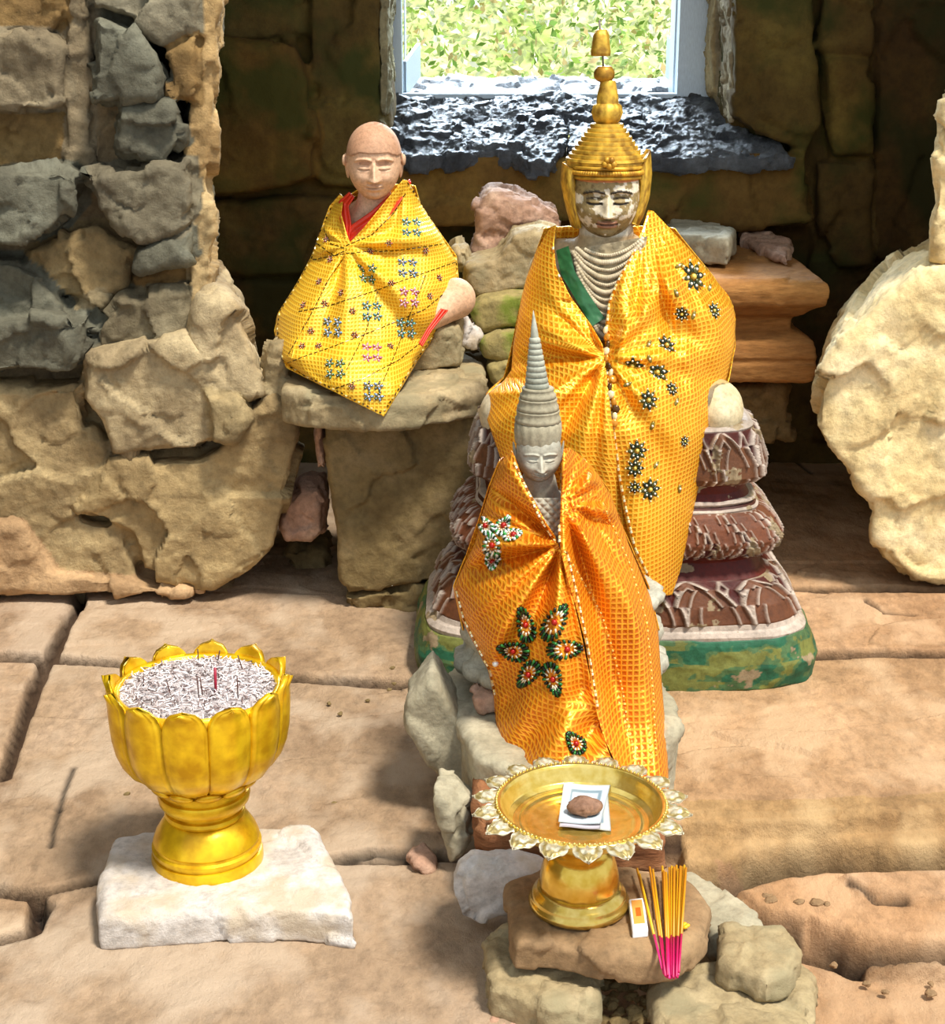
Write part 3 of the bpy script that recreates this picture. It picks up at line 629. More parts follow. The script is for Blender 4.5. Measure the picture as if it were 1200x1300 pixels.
# ================================================================== HEADS
def face_relief(X, Z):
    """carved face: forward relief as a function of head coordinates (half height = 1)"""
    g_ = lambda x, z, sx, sz: np.exp(-(((X-x)/sx)**2+((Z-z)/sz)**2)/2)
    f = np.zeros_like(X); A = np.abs(X)
    nz = np.clip((.12-Z)/(.12+.34), 0, 1)
    wd = .055+.035*nz
    f += (.05+.15*nz)*np.exp(-(X/wd)**2/1.6)*sstep(.2, .05, Z)*sstep(-.44, -.36, Z)
    f += .055*(g_(.10, -.36, .05, .05)+g_(-.10, -.36, .05, .05))
    browz = .20-.9*(A-.27)**2
    f += .05*np.exp(-((Z-browz)/.035)**2)*sstep(.04, .1, A)*sstep(.58, .48, A)
    f -= .085*(g_(.28, .02, .17, .11)+g_(-.28, .02, .17, .11))
    f += .085*(g_(.28, -.03, .13, .065)+g_(-.28, -.03, .13, .065))
    lid = -.085+.5*(A-.28)**2
    f -= .035*np.exp(-((Z-lid)/.016)**2)*sstep(.10, .16, A)*sstep(.48, .40, A)
    f += .05*(g_(.40, -.34, .16, .17)+g_(-.40, -.34, .16, .17))
    mz = -.575+.35*A**2
    f += .06*np.exp(-((Z-mz-.045)/.035)**2)*sstep(.27, .1, A)+.065*np.exp(-((Z-mz+.05)/.04)**2)*sstep(.22, .06, A)
    f -= .035*np.exp(-((Z-mz)/.014)**2)*sstep(.30, .2, A)
    f -= .02*g_(0, -.47, .03, .05)
    f += .06*g_(0, -.84, .14, .1)-.025*g_(0, -.71, .12, .04)
    return f
def head_points(n1=150, n2=190):
    th = np.linspace(0.001, math.pi-.001, n1); ph = np.linspace(0, 2*math.pi, n2, endpoint=False)
    T, Pn = np.meshgrid(th, ph, indexing='ij')
    x = np.sin(T)*np.sin(Pn); y = -np.sin(T)*np.cos(Pn); z = np.cos(T)
    idx = np.arange(n1*n2).reshape(n1, n2); nx = np.roll(idx, -1, axis=1)
    Fc = np.stack([idx[:-1], idx[1:], nx[1:], nx[:-1]], -1).reshape(-1, 4).tolist()
    Fc += [idx[0].tolist(), idx[-1].tolist()[::-1]]
    return x.ravel(), y.ravel(), z.ravel(), Fc
def place(L, ctr, s, tilt=0, yaw=0, roll=0):
    Mx = np.array(Matrix.Rotation(yaw, 3, 'Z')@Matrix.Rotation(roll, 3, 'Y')@Matrix.Rotation(tilt, 3, 'X'))
    return L@Mx.T*s+np.array(ctr)
def head_local(wr, dr, jaw=.32):
    x, y, z, Fc = head_points()
    tp = 1-jaw*np.clip(-z, 0, 1)**2.0
    sq = 1/np.maximum((np.abs(x)**2.4+np.abs(y)**2.4+np.abs(z)**2.4)**(1/2.4), 1e-6)
    sx = x*sq; sy = y*sq; sz = z*sq
    X = sx*wr*tp; Y = sy*dr*(1-.12*np.clip(-sz, 0, 1)**2); Z = sz
    m = sstep(.15, .55, -y)
    Y = Y-1.75*face_relief(X*.74/wr, Z)*m
    return np.stack([X, Y, Z], 1), Fc
def ear(mb, side, wr, c=(1, 1, 1), long=.42, fl=.10, z0=-.05):
    L = MB(); s = side
    L.ell((s*(wr+.02), .05, z0), [(fl*.35, 0, 0), (s*.0+.05, .14, 0), (0, .02, long)], nu=16, nv=12)
    return L

# ------------------------------------------------------------------ left Buddha
LB = thing('seated_statue', PY(470, 455, 4.05), 'small beige seated Buddha statue with shaven head wrapped in yellow cloth', 'statue')
hc = PY(475, 206, 4.0); hs = 47/ppm(4.0, hc[2])
tl = math.radians(4); yw = math.radians(3)
L, Fc = head_local(.72, .80, .34)
A = np.abs(L[:, 0]); T = np.ones((len(L), 3))
hd = add('head', place(L, hc, hs, tl, yw), Fc, M['sand'], LB, T)
for s in (-1, 1):
    e = MB(); e.ell((s*.74, .08, -.10), [(.05, 0, 0), (.03*s, .15, 0), (s*.03, 0, .34)], nu=16, nv=12); e.ell((s*.80, .03, .06), [(.06, 0, 0), (.02, .13, 0), (0, 0, .15)], nu=12, nv=8)
    e.V = [place(v, hc, hs, tl, yw) for v in e.V]; e.build('ear', M['sand'], hd)
x, y, z, Fh = head_points(120, 150)
hl = .34-.10*np.clip((np.abs(x)-.45)/.3, 0, 1)-.55*sstep(.05, .35, y+.28)    # hairline
r = np.where(z > hl, 1.045, .93); rr = r+.006*np.sin(z*75)*np.sin(np.arctan2(x, -y)*44)*(z > hl)
sq_ = 1/(np.abs(x)**2.4+np.abs(y)**2.4+np.abs(z)**2.4)**(1/2.4); rr = rr*sq_
LV = np.stack([x*.72*rr*(1-.28*np.clip(-z, 0, 1)**2), y*.80*rr, z*rr*.97+.05*np.exp(-((x/.45)**2+(y/.45)**2)*1.6)*(z > 0)], 1)
Th = np.tile(np.array([.74, .66, .62]), (len(LV), 1)); add('hair', place(LV, hc, hs, tl, yw), Fh, M['sand'], hd, Th)
# body: torso, neck, shoulders, arms, crossed legs in one skin
def ball(mb, p, r): mb.sph(p, r, nu=20, nv=14)
def limb(mb, a, b, ra, rb, k=7):
    a, b = np.array(a), np.array(b); mb.tube([a+(b-a)*t for t in np.linspace(0, 1, k)], list(np.linspace(ra, rb, k)), n=16); ball(mb, a, ra); ball(mb, b, rb)
def body(name, mb, mat, parent, voxel=.007, sm=6):
    V, No, Fc = remesh(np.concatenate(mb.V), mb.F, voxel, sm); V = V+No*(.0012*fbm(V*40, 3, 3))[:, None]
    return add(name, V, Fc, mat, parent, np.ones((len(V), 3)))
b = MB(); q = lambda px, py, Y: PY(px, py, Y)
limb(b, q(476, 248, 4.03), q(474, 275, 4.05), .043, .052)
limb(b, q(474, 290, 4.08), q(470, 430, 4.10), .085, .095); limb(b, q(430, 300, 4.08), q(520, 300, 4.08), .05, .05)
limb(b, q(428, 305, 4.08), q(408, 385, 4.05), .042, .036); limb(b, q(525, 300, 4.08), q(552, 380, 4.05), .042, .036)
limb(b, q(408, 385, 4.03), q(465, 415, 3.93), .034, .026); limb(b, q(552, 380, 4.03), q(480, 415, 3.93), .034, .026)
limb(b, q(440, 420, 4.08), q(392, 428, 3.97), .06, .05); limb(b, q(510, 412, 4.08), q(578, 378, 3.99), .06, .052)
limb(b, q(392, 430, 3.96), q(490, 440, 3.92), .045, .035); limb(b, q(580, 380, 3.98), q(546, 402, 3.93), .05, .036); limb(b, q(546, 402, 3.93), q(470, 425, 3.93), .036, .033)
body('body', b, M['sand'], LB)
# seat under it
b = MB(); zt = zat(455, 4.0); 

# ------------------------------------------------------------------ cloth tools
def interp(tab, y):
    tab = np.array(tab, float); return [np.interp(y, tab[:, 0], tab[:, k]) for k in range(1, tab.shape[1])]
def poly_at(pts, t):
    P = np.array(pts, float); s = np.linspace(0, 1, len(P)); return np.stack([np.interp(t, s, P[:, 0]), np.interp(t, s, P[:, 1])], 1)
def smooth_rows(P, k=3):
    for _ in range(k): P[1:-1] = .25*P[:-2]+.5*P[1:-1]+.25*P[2:]
    return P
def panel(Ledge, Redge, table, fold, nU=110, nV=170, off=0.0, uvrot=0, pz=None, sm=4):
    """cloth between two hanging edges, lying over the body described by table: py -> left, right, centre depth, bulge"""
    t = np.linspace(0, 1, nV); Lp = smooth_rows(poly_at(Ledge, t), sm); Rp = smooth_rows(poly_at(Redge, t), sm)
    u = np.linspace(0, 1, nU); V = np.zeros((nV, nU, 3)); UV = np.zeros((nV, nU, 2))
    px = Lp[:, None, 0]*(1-u)+Rp[:, None, 0]*u; py = Lp[:, None, 1]*(1-u)+Rp[:, None, 1]*u
    xl, xr, yc, dd = interp(table, py.ravel()); s = np.clip((px.ravel()-(xl+xr)/2)/((xr-xl)/2), -1, 1)
    Yv = yc-dd*np.sqrt(np.maximum(1-np.abs(s)**2.3, 0))-off
    f = fold(px.ravel(), py.ravel(), np.tile(u, nV), np.repeat(t, nU))
    ed = np.clip(1-np.abs(s), 0, 1); Yv = Yv-f*(.35+.65*sstep(0, .25, ed))
    W = np.array([PY(a, b_, c) for a, b_, c in zip(px.ravel(), py.ravel(), Yv)])
    G = W.reshape(nV, nU, 3); md = nU//2
    du = np.linalg.norm(np.diff(G, axis=1), axis=2); cu = np.concatenate([np.zeros((nV, 1)), np.cumsum(du, 1)], 1); cu = cu-cu[:, md:md+1]+G[:, md, 0:1]
    dv = np.linalg.norm(np.diff(G, axis=0), axis=2); cv = np.concatenate([np.zeros((1, nU)), np.cumsum(dv, 0)], 0); cv = G[0, :, 2][None]-cv
    UVv = np.stack([cu.ravel(), G[:, :, 2].ravel()*1.12+.12*cu.ravel()*uvrot], 1)
    idx = np.arange(nU*nV).reshape(nV, nU); Fc = np.stack([idx[:-1, :-1], idx[1:, :-1], idx[1:, 1:], idx[:-1, 1:]], -1).reshape(-1, 4)
    return W, Fc.tolist(), UVv
def back_panel(table, y0, y1, nU=50, nV=60, back=.9, seed=0):
    t = np.linspace(y0, y1, nV); V = []; UVs = []
    for yy in t:
        xl, xr, yc, dd = [float(k[0]) for k in interp(table, np.array([yy]))]
        for a in np.linspace(0, math.pi, nU):
            s = math.cos(a); Yv = yc+dd*back*math.sin(a); p = PY((xl+xr)/2+s*(xr-xl)/2, yy, yc); q_ = p.copy(); q_[1] = Yv
            q_[1] += .006*math.sin(a*26+yy*.02); V.append(q_); UVs.append((a*.15, q_[2]))
    idx = np.arange(nU*nV).reshape(nV, nU); Fc = np.stack([idx[:-1, :-1], idx[1:, :-1], idx[1:, 1:], idx[:-1, 1:]], -1).reshape(-1, 4)
    return np.array(V), Fc.tolist(), np.array(UVs)
def cloth(name, parts, mat, label, cat, th=.0025, kw=None, parent=None):
    V = []; Fc = []; UV = []; n = 0
    for v, f, uv in parts:
        V.append(v); Fc += [[k+n for k in q_] for q_ in f]; UV.append(uv); n += len(v)
    V = np.concatenate(V)
    bvh = BVHTree.FromPolygons([Vector(v) for v in V], Fc)
    o = add(name, V, Fc, mat, parent, None, True, np.concatenate(UV))
    sd = o.modifiers.new('thickness', 'SOLIDIFY'); sd.thickness = th; sd.offset = 0
    if parent is None: tag(o, label, cat)
    return o, bvh
CAM = Vector((0, 0, H))
def hit(bvh, px, py):
    d = Vector(ray(px, py)).normalized(); h_, n_, i_, _ = bvh.ray_cast(CAM, d)
    if h_ is None: return None
    if n_.dot(d) > 0: n_ = -n_
    return np.array(h_), np.array(n_)
def frame_at(bvh, px, py):
    r_ = hit(bvh, px, py)
    if r_ is None: return None
    p, n_ = r_; n_ = n_+np.array([0, -.5, 0]); n_ /= np.linalg.norm(n_); xx = np.cross(n_, [0, 0, 1]); xx = -xx/np.linalg.norm(xx); 
    if xx[0] < 0: xx = -xx
    zz = np.cross(xx, n_); 
    if zz[2] < 0: zz = -zz
    return p+n_*.003, xx, zz, n_

def radial(px, py, cx, cy, k, ph, r0=20, r1=260, p=1.0):
    a = np.arctan2(px-cx, py-cy); r_ = np.hypot(px-cx, py-cy)
    w_ = np.sin(a*k+ph)+.5*np.sin(a*k*1.83+ph*2.1+1)+.3*np.sin(r_*.02+a*3)
    return w_*sstep(r0*.2, r0*2, r_)*np.interp(r_, [0, r1, r1*2], [1, .9, .5])
# ------------------------------------------------------------------ left robe
M['yrobe'] = brocade_mat('yellow beaded brocade', 'e2a414', 'f6cc40', s=.0098, metallic=.2, rough=.42, dark='d89c10')
M['orobe'] = brocade_mat('orange gold brocade', 'e8960f', 'fac23a', s=.0118, metallic=.5, rough=.34, dark='dc820a')
M['orobe2'] = brocade_mat('deep orange gold brocade', 'de7e0c', 'f4a828', s=.0112, metallic=.5, rough=.34, dark='c86408')
M['red'] = plain_mat('red orange satin', 'e0361a', .4)
tab1 = [(225, 480, 524, 4.06, .06), (260, 424, 534, 4.08, .10), (300, 405, 560, 4.08, .13), (330, 394, 578, 4.08, .16), (365, 374, 583, 4.06, .19), (400, 352, 572, 4.05, .22), (430, 350, 552, 4.0, .20), (455, 358, 530, 3.90, .17), (475, 385, 520, 3.80, .11), (488, 405, 512, 3.73, .06), (500, 425, 503, 3.685, .02), (530, 478, 490, 3.67, .01)]
def f1(px, py, u, t): return .014*radial(px, py, 440, 312, 8, .6)+.006*radial(px, py, 515, 230, 9, 1.)+.0025*fbm(np.stack([px*.02, py*.02, 0*px], 1), 3, 5)
pr = panel([(512, 228), (490, 255), (462, 290), (440, 312), (415, 350), (385, 400), (360, 440), (362, 466), (420, 495), (484, 527)],
           [(517, 229), (540, 268), (562, 300), (580, 325), (583, 362), (574, 392), (554, 424), (530, 458), (506, 498), (487, 529)], tab1, f1, off=.006, sm=2)
pl = panel([(432, 246), (418, 262), (408, 290), (396, 325), (376, 362), (353, 398), (348, 420), (356, 452), (364, 466)],
           [(436, 250), (433, 272), (440, 296), (446, 312), (430, 335), (410, 365), (390, 400), (375, 440), (368, 466)], tab1, f1, off=.010, nU=60, sm=2)
bp_ = back_panel(tab1, 236, 440, back=.55)
robe1, bv1 = cloth('yellow_robe', [pr, pl, bp_], M['yrobe'], 'yellow beaded brocade robe with dashed black stitching wrapped round the small Buddha', 'robe')
# red under-robe at the neck and knee
RU = thing('red_underrobe', PY(480, 440, 4.0), 'red orange satin underrobe showing at the neck and knee of the small Buddha', 'robe')
def strip(parts, name):
    return cloth(name, parts, M['red'], None, None, .003, parent=RU)
tabc = [(225, 425, 524, 4.07, .06), (255, 424, 534, 4.08, .10), (300, 405, 560, 4.08, .12), (330, 394, 578, 4.08, .14), (400, 352, 572, 4.05, .2), (500, 350, 580, 4.0, .2)]
fr = lambda px, py, u, t: .003*np.sin(u*14)
s1 = panel([(444, 244), (430, 256), (432, 280), (440, 306)], [(450, 250), (442, 262), (446, 284), (442, 312)], tabc, fr, 20, 40, .004)
s2 = panel([(520, 228), (495, 248), (470, 270), (446, 286), (440, 302)], [(522, 232), (505, 262), (480, 290), (455, 310), (442, 314)], tabc, fr, 24, 50, .002)
strip([s1], 'neck_fold'); strip([s2], 'neck_fold')
tabk = [(360, 350, 590, 4.04, .12), (400, 350, 586, 4.0, .12), (470, 350, 560, 3.95, .16)]
s3 = panel([(560, 392), (552, 404), (542, 418), (532, 436)], [(569, 394), (558, 407), (547, 421), (536, 440)], tabk, fr, 16, 40, .055)
strip([s3], 'hem')
# embroidery
def flower(bvh, name, px, py, r, pet, cols, mat, parent, ctr=(.9, .8, .3), asp=.45, rot=0, bead=True):
    fr_ = frame_at(bvh, px, py)
    if fr_ is None: return
    p, xx, zz, nn = fr_; p = p+nn*(.10*r); mb = MB()
    for k in range(pet):
        a = rot+2*math.pi*k/pet; d = xx*math.cos(a)+zz*math.sin(a); e = -xx*math.sin(a)+zz*math.cos(a)
        mb.ell(p+d*r*.62, [d*r*.40, e*r*.40*asp*1.4, nn*.0022], lin(cols[k % len(cols)]), 10, 5)
        if bead: mb.sph(p+d*r*.62+nn*.002, r*.11, lin('f4f0e0'), 6, 4); mb.sph(p+d*r*1.08+nn*.001, r*.10, lin('f4e8b0'), 6, 4)
    mb.sph(p+nn*.001, r*.2, lin(ctr), 8, 5); mb.build(name, mat, parent)
def dashes(bvh, lines, name, colr, mat, parent, step=7, ln=4.6, r=.0012):
    c = 0
    for pts in lines:
        mb = MB()
        P = np.array(pts, float); seg = np.hypot(*np.diff(P, axis=0).T); tot = seg.sum(); cum = np.concatenate([[0], np.cumsum(seg)])
        s_ = 0
        while s_ < tot:
            q_ = [np.array([np.interp(v, cum, P[:, 0]), np.interp(v, cum, P[:, 1])]) for v in (s_, min(s_+ln, tot))]
            hs_ = [hit(bvh, *k) for k in q_]
            if all(h_ is not None for h_ in hs_) and np.linalg.norm(hs_[0][0]-hs_[1][0]) < .04:
                mb.tube([h_[0]+h_[1]*.002 for h_ in hs_], r, lin(colr if isinstance(colr, str) else colr[c % len(colr)]), 5); c += 1
            s_ += step
        if mb.V: mb.build(name, mat, parent, False)
lines = [[(398, 330), (440, 322), (500, 318), (560, 310)], [(380, 396), (420, 388), (480, 368), (530, 350), (580, 332)], [(366, 460), (420, 442), (480, 418), (540, 392), (578, 360)],
         [(420, 495), (460, 482), (505, 458), (540, 430)], [(440, 312), (470, 300), (500, 270), (515, 245)], [(446, 312), (420, 350), (395, 400), (366, 452)],
         [(412, 290), (420, 310), (440, 316)], [(404, 310), (425, 325), (440, 318)], [(480, 370), (465, 420), (440, 470)], [(540, 350), (520, 400), (505, 440), (480, 500)]]
dashes(bv1, lines, 'stitching', ['1c1408', '2a1c0a', '1c1408'], M['shine'], robe1)
dashes(bv1, [[(517, 232), (540, 268), (562, 302), (578, 328), (580, 362), (571, 390), (550, 424), (527, 458), (504, 496), (486, 524)], [(484, 524), (420, 492), (366, 466)], [(420, 264), (408, 292), (398, 325), (378, 362), (356, 396), (353, 420), (360, 455)]], 'beaded_edge', ['6a4a10', 'f4e6a0', '2a2014'], M['shine'], robe1, 6, 2.5, .002)
big = [(522, 289), (517, 340), (519, 377), (466, 347), (472, 395), (423, 415), (472, 448), (426, 468), (515, 416), (474, 496)]
for i, (x, y) in enumerate(big):
    cs = [['1f8f9a', '2a6a78'], ['5a90c8', '2a5048'], ['c86a9a', 'e8a8b8'], ['2f7a50', '1f5a58']][i % 4]
    for dx, dy in ((-6.5, -6.5), (6.5, -6), (-6, 7), (7, 7)): flower(bv1, 'sequin_flower', x+dx, y+dy, .0125, 5, cs, M['shine'], robe1, (.9, .9, .9))
for x, y in [(406, 358), (386, 388), (434, 372), (384, 440), (557, 353), (446, 297), (420, 330), (494, 308), (540, 318), (497, 360), (545, 376), (447, 395), (405, 440), (450, 425), (495, 440), (395, 420), (447, 490), (415, 305), (470, 320), (412, 385)]:
    flower(bv1, 'sequin_flower', x, y, .009, 6, ['a83a1c', '5a1c10'], M['shine'], robe1, (.8, .8, .7))

# ================================================================== PAINTED PEDESTAL OF THE LARGE STATUE
YC = 3.57; cx = PY(783, 800, 3.4)[0]
ped = thing('painted_pedestal', (cx, YC, .0), 'red, silver and green painted carved lotus pedestal under the large golden statue', 'pedestal')
def sq_ring(hw, hd, n=420, e=5.0):
    q_ = np.linspace(0, 2*math.pi, n, endpoint=False); c, s = np.cos(q_), np.sin(q_)
    r_ = 1/(np.abs(c)**e+np.abs(s)**e)**(1/e); return np.stack([c*r_*hw, s*r_*hd], 1)
def tier(name, prof, zone, colf, mat, n=900, dr=.60, rep=.075, seed=0, chip=.003):
    """prof: (z, half width); zone(s, t) -> relief in metres; colf(s, t, relief) -> colour.  s = distance along the front in metres, t = 0..1 up the band"""
    Z = []; Wd = []
    P = np.array(prof, float); m_ = 64; tt = np.linspace(0, 1, m_); cum = np.concatenate([[0], np.cumsum(np.hypot(np.diff(P[:, 0]), np.diff(P[:, 1])))]); cum /= cum[-1]
    Z = np.interp(tt, cum, P[:, 0]); Wd = np.interp(tt, cum, P[:, 1]); rings = []; cols = []
    for z_, w_, t_ in zip(Z, Wd, tt):
        R_ = sq_ring(w_, w_*dr, n); d_ = np.linalg.norm(np.roll(R_, -1, 0)-R_, axis=1); s_ = np.concatenate([[0], np.cumsum(d_)[:-1]])
        s_ = s_/d_.sum()*round(d_.sum()/rep)*1.0
        rl = zone(s_, np.full(n, t_)); nrm = R_/np.linalg.norm(R_, axis=1, keepdims=True)
        nrm[:, 0] = np.sign(R_[:, 0])*np.abs(R_[:, 0]/w_)**4; nrm[:, 1] = np.sign(R_[:, 1])*np.abs(R_[:, 1]/(w_*dr))**4; nrm /= np.linalg.norm(nrm, axis=1, keepdims=True)
        R2 = R_+nrm*rl[:, None]; rings.append(np.column_stack([R2[:, 0]+cx, R2[:, 1]+YC, np.full(n, z_)])); cols.append(colf(s_, np.full(n, t_), rl))
    V = np.concatenate(rings); C_ = np.concatenate(cols)
    V += np.stack([fbm(V*18, 3, seed), fbm(V*18, 3, seed+1), fbm(V*18, 3, seed+2)], 1)*chip
    wr_ = fbm(V*22, 4, seed+7)[:, None]; C_ = np.where(wr_ > .34, np.array(lin('b8a888')), C_)
    Fc = [[i*n+k, i*n+(k+1) % n, (i+1)*n+(k+1) % n, (i+1)*n+k] for i in range(m_-1) for k in range(n)]
    Fc += [list(range(n))[::-1], [(m_-1)*n+k for k in range(n)]]
    return add(name, V, Fc, mat, ped, C_)
M['pedp'] = stone_mat('flaking paint', 'd0c8c0', 'a8a098', 'c0b8b0', scale=14, bump=.45, fine=80, tint=True, rough=.55, bdist=.006)
HP = 548.0
zz = lambda py: zat(py, 3.34)
RED, SIL, GRN, DK = np.array(lin('8a2410')), np.array(lin('e6dcd2')), np.array(lin('5f8a5a')), np.array(lin('5a2414'))
def petals(s, t, up=True, k=1.0):
    f_ = np.abs((s*k) % 1-.5)*2; t_ = t if up else 1-t      # f_=0 at centre... 1 at the join
    edge = np.maximum(1-t_**2.2, 0)**.6; d_ = edge-f_                     # inside the pointed petal when > 0
    rim = np.exp(-(d_/.085)**2)+.7*np.exp(-((d_-.42)/.06)**2)
    g2 = np.abs(((s*k)+.5) % 1-.5)*2; d2 = (1-t_**1.2)*.7-g2
    return rim, (d_ > 0), .6*np.exp(-(d2/.08)**2)*(d_ < -.05)
def lotus_zone(amp, up=True, k=1.0): 
    def z_(s, t): r_, i_, o_ = petals(s, t, up, k); return amp*(r_+.4*i_+o_)*sstep(0, .08, t)*sstep(1, .92, t)
    return z_
def lotus_col(bg, fg, up=True, k=1.0):
    def c_(s, t, rl): r_, i_, o_ = petals(s, t, up, k); m_ = np.clip((r_+o_*1.2)*1.3-.25, 0, 1)[:, None]; inn = np.where(i_[:, None], bg*.8+np.array(lin('8a8458'))*.3, bg*.6); return inn*(1-m_)+fg*m_
    return c_
flat0 = lambda s, t: 0*s
solid = lambda c: (lambda s, t, rl: np.tile(c, (len(s), 1)))
def grn(s, t, rl): n_ = fbm(np.stack([s*1.3, t*3, 0*s], 1), 4, 3)[:, None]; return np.where(n_ > .05, np.array(lin('8f9a50')), np.where(n_ > -.15, GRN, np.array(lin('2f7a5a'))))
tier('base_slab', [(zz(872), 250/HP), (zz(864), 258/HP), (zz(838), 261/HP), (zz(812), 250/HP), (zz(806), 246/HP)], flat0, grn, M['pedp'], chip=.008, seed=4)
tier('base_moulding', [(zz(808), 244/HP), (zz(803), 245/HP), (zz(798), 240/HP), (zz(796), 236/HP), (zz(790), 234/HP)], flat0, solid(SIL), M['pedp'], seed=5)
tier('lower_lotus_band', [(zz(792), 233/HP), (zz(770), 222/HP), (zz(752), 208/HP), (zz(742), 198/HP)], lotus_zone(.011, True), lotus_col(RED*.6+DK*.2, SIL), M['pedp'], rep=.15, seed=6)
tier('waist', [(zz(743), 194/HP), (zz(736), 186/HP), (zz(722), 178/HP), (zz(712), 186/HP)], flat0, solid(RED*.55), M['pedp'], seed=7)
tier('middle_lotus_band', [(zz(716), 190/HP), (zz(706), 203/HP), (zz(694), 207/HP), (zz(676), 196/HP), (zz(660), 180/HP)], lotus_zone(.010, False), lotus_col(RED*.8, SIL, False), M['pedp'], rep=.085, seed=8)
tier('middle_moulding', [(zz(662), 178/HP), (zz(658), 180/HP), (zz(655), 176/HP), (zz(652), 172/HP), (zz(649), 176/HP), (zz(646), 174/HP)], flat0, lambda s, t, rl: np.where((np.abs(t[:, None]-.5) < .12), DK, SIL), M['pedp'], seed=9)
tier('neck', [(zz(648), 168/HP), (zz(638), 162/HP), (zz(628), 164/HP), (zz(622), 170/HP)], flat0, solid(RED*.6), M['pedp'], seed=10)
tier('upper_lotus_band', [(zz(626), 172/HP), (zz(616), 182/HP), (zz(600), 181/HP), (zz(580), 174/HP), (zz(566), 170/HP), (zz(558), 168/HP)], lotus_zone(.012, True, .9), lotus_col(DK+RED*.25, SIL, True, .9), M['pedp'], rep=.085, seed=11)
tier('seat_top', [(zz(560), 166/HP), (zz(556), 168/HP), (zz(552), 162/HP), (zz(551), 120/HP)], flat0, solid(SIL*.8), M['pedp'], seed=12)
# broken support stones under the slab
R('up', 'support_stone', [(866, 862), (1030, 872), (1046, 884), (1030, 894), (980, 890), (860, 880)], 3.36, .5, 'brown', 'rough brown stone under the right corner of the green pedestal slab', voxel=.008, seed=90)

# ------------------------------------------------------------------ large statue
BS = thing('crowned_statue', (cx, 3.6, zz(551)), 'large seated statue with gilded pointed crown draped in golden robe', 'statue')
hc = PY(770, 248, 3.56); pm = ppm(3.56, hc[2]); hs = 54/pm; tl = math.radians(2); yw = math.radians(-2)
L, Fc = head_local(.78, .80, .30)
X_, Z_ = L[:, 0]*.74/.78, L[:, 2]; A = np.abs(X_); fr_m = L[:, 1] < -.2
T = np.ones((len(L), 3)); nz_ = fbm(L*4.5, 4, 3); T = np.where((nz_ > -.12)[:, None], np.array([.42, .34, .18]), T); T = np.where((nz_ > .3)[:, None], np.array([.25, .18, .08]), T)
T = np.where(((nz_ < -.28))[:, None], np.array([1.1, 1.08, 1.02]), T)
T = np.where((np.exp(-(X_/.1)**2)*sstep(.1, 0, Z_)*sstep(-.45, -.35, Z_) > .4)[:, None], np.array([1.1, 1.05, .95]), T)
brow = .20-.9*(A-.27)**2; T = np.where(((np.abs(Z_-brow) < .032) & (A > .06) & (A < .55) & fr_m)[:, None], np.array([.05, .04, .03]), T)
lid = -.085+.5*(A-.28)**2; T = np.where(((np.abs(Z_-lid) < .026) & (A > .10) & (A < .47) & fr_m)[:, None], np.array([.05, .04, .03]), T)
lid2 = .05-.9*(A-.28)**2; T = np.where(((np.abs(Z_-lid2) < .016) & (A > .12) & (A < .46) & fr_m)[:, None], np.array([.1, .07, .05]), T)
mz = -.575+.35*A**2; T = np.where(((np.abs(Z_-mz) < .085) & (A < .22) & fr_m)[:, None], np.array([.55, .3, .22]), T)
T = np.where(((np.abs(Z_-mz) < .016) & (A < .26) & fr_m)[:, None], np.array([.12, .06, .05]), T)
T = np.where(((Z_ > .40) & (Z_ < .62) & fr_m)[:, None], np.array([.85, .32, .12]), T)
hd = add('head', place(L, hc, hs, tl, yw), Fc, M['paintstat'], BS, T)
# diadem
m = MB(); 
def ring_pts(z, a, b_, k, n, ph0=-1.25, ph1=1.25): return [np.array([a*math.sin(p)*k, -b_*math.cos(p)*k, z-.06*(1-abs(math.cos(p)))]) for p in np.linspace(ph0, ph1, n)]
m.tube([p*hs for p in ring_pts(.60, .80, .82, 1.0, 40, -math.pi, math.pi)], .007, (.55, .5, .35), 8); m.tube([p*hs for p in ring_pts(.50, .80, .82, 1.02, 40, -math.pi, math.pi)], .004, (1, .95, .8), 8); m.tube([p*hs for p in ring_pts(.72, .80, .82, 1.02, 40, -math.pi, math.pi)], .004, (1, .95, .8), 8)
for p in ring_pts(.61, .80, .82, 1.06, 34): m.sph(p*hs, .0055, (1.0, .9, .7), 8, 6)
for dx, dz in ((0, 0), (.10, .04), (-.10, .04), (.05, .13), (-.05, .13)): m.sph(np.array([dx, -.92, .80+dz])*hs, .0075, (.9, .8, .55), 10, 7)
m.V = [v@np.array(Matrix.Rotation(yw, 3, 'Z')@Matrix.Rotation(tl, 3, 'X')).T+hc for v in m.V]; m.build('diadem', M['oldgold'], hd)
# crown as a lathe
def crown_prof(pts, Yd, cxp):   # pts: py, half width px
    c0 = PY(cxp, pts[0][0], Yd); return c0, [(w_/ppm(Yd, zat(y_, Yd)), zat(y_, Yd)-c0[2]) for y_, w_ in pts]
pts = [(222, 46), (212, 50), (204, 50)]
for i, (y_, w_) in enumerate(zip(np.linspace(203, 160, 9), np.linspace(49, 19, 9))): pts += [(y_, w_+2.5), (y_-3.4, w_+1.6), (y_-3.6, w_-1.5)]
pts += [(158, 17), (156, 14), (152, 17), (143, 20), (134, 18), (131, 14), (127, 14), (118, 13), (110, 11), (104, 10), (102, 9)]
c0, pf = crown_prof(pts, 3.58, 769); m = MB(); m.lathe(c0, pf, 56, fn=lambda r_, z_, q_: (r_*(1+.025*math.sin(q_*14)) if .11 < z_ < .16 else r_*(1+.006*math.sin(q_*28)), z_)); cr = m.build('crown', M['oldgold'], BS, autosmooth=50)
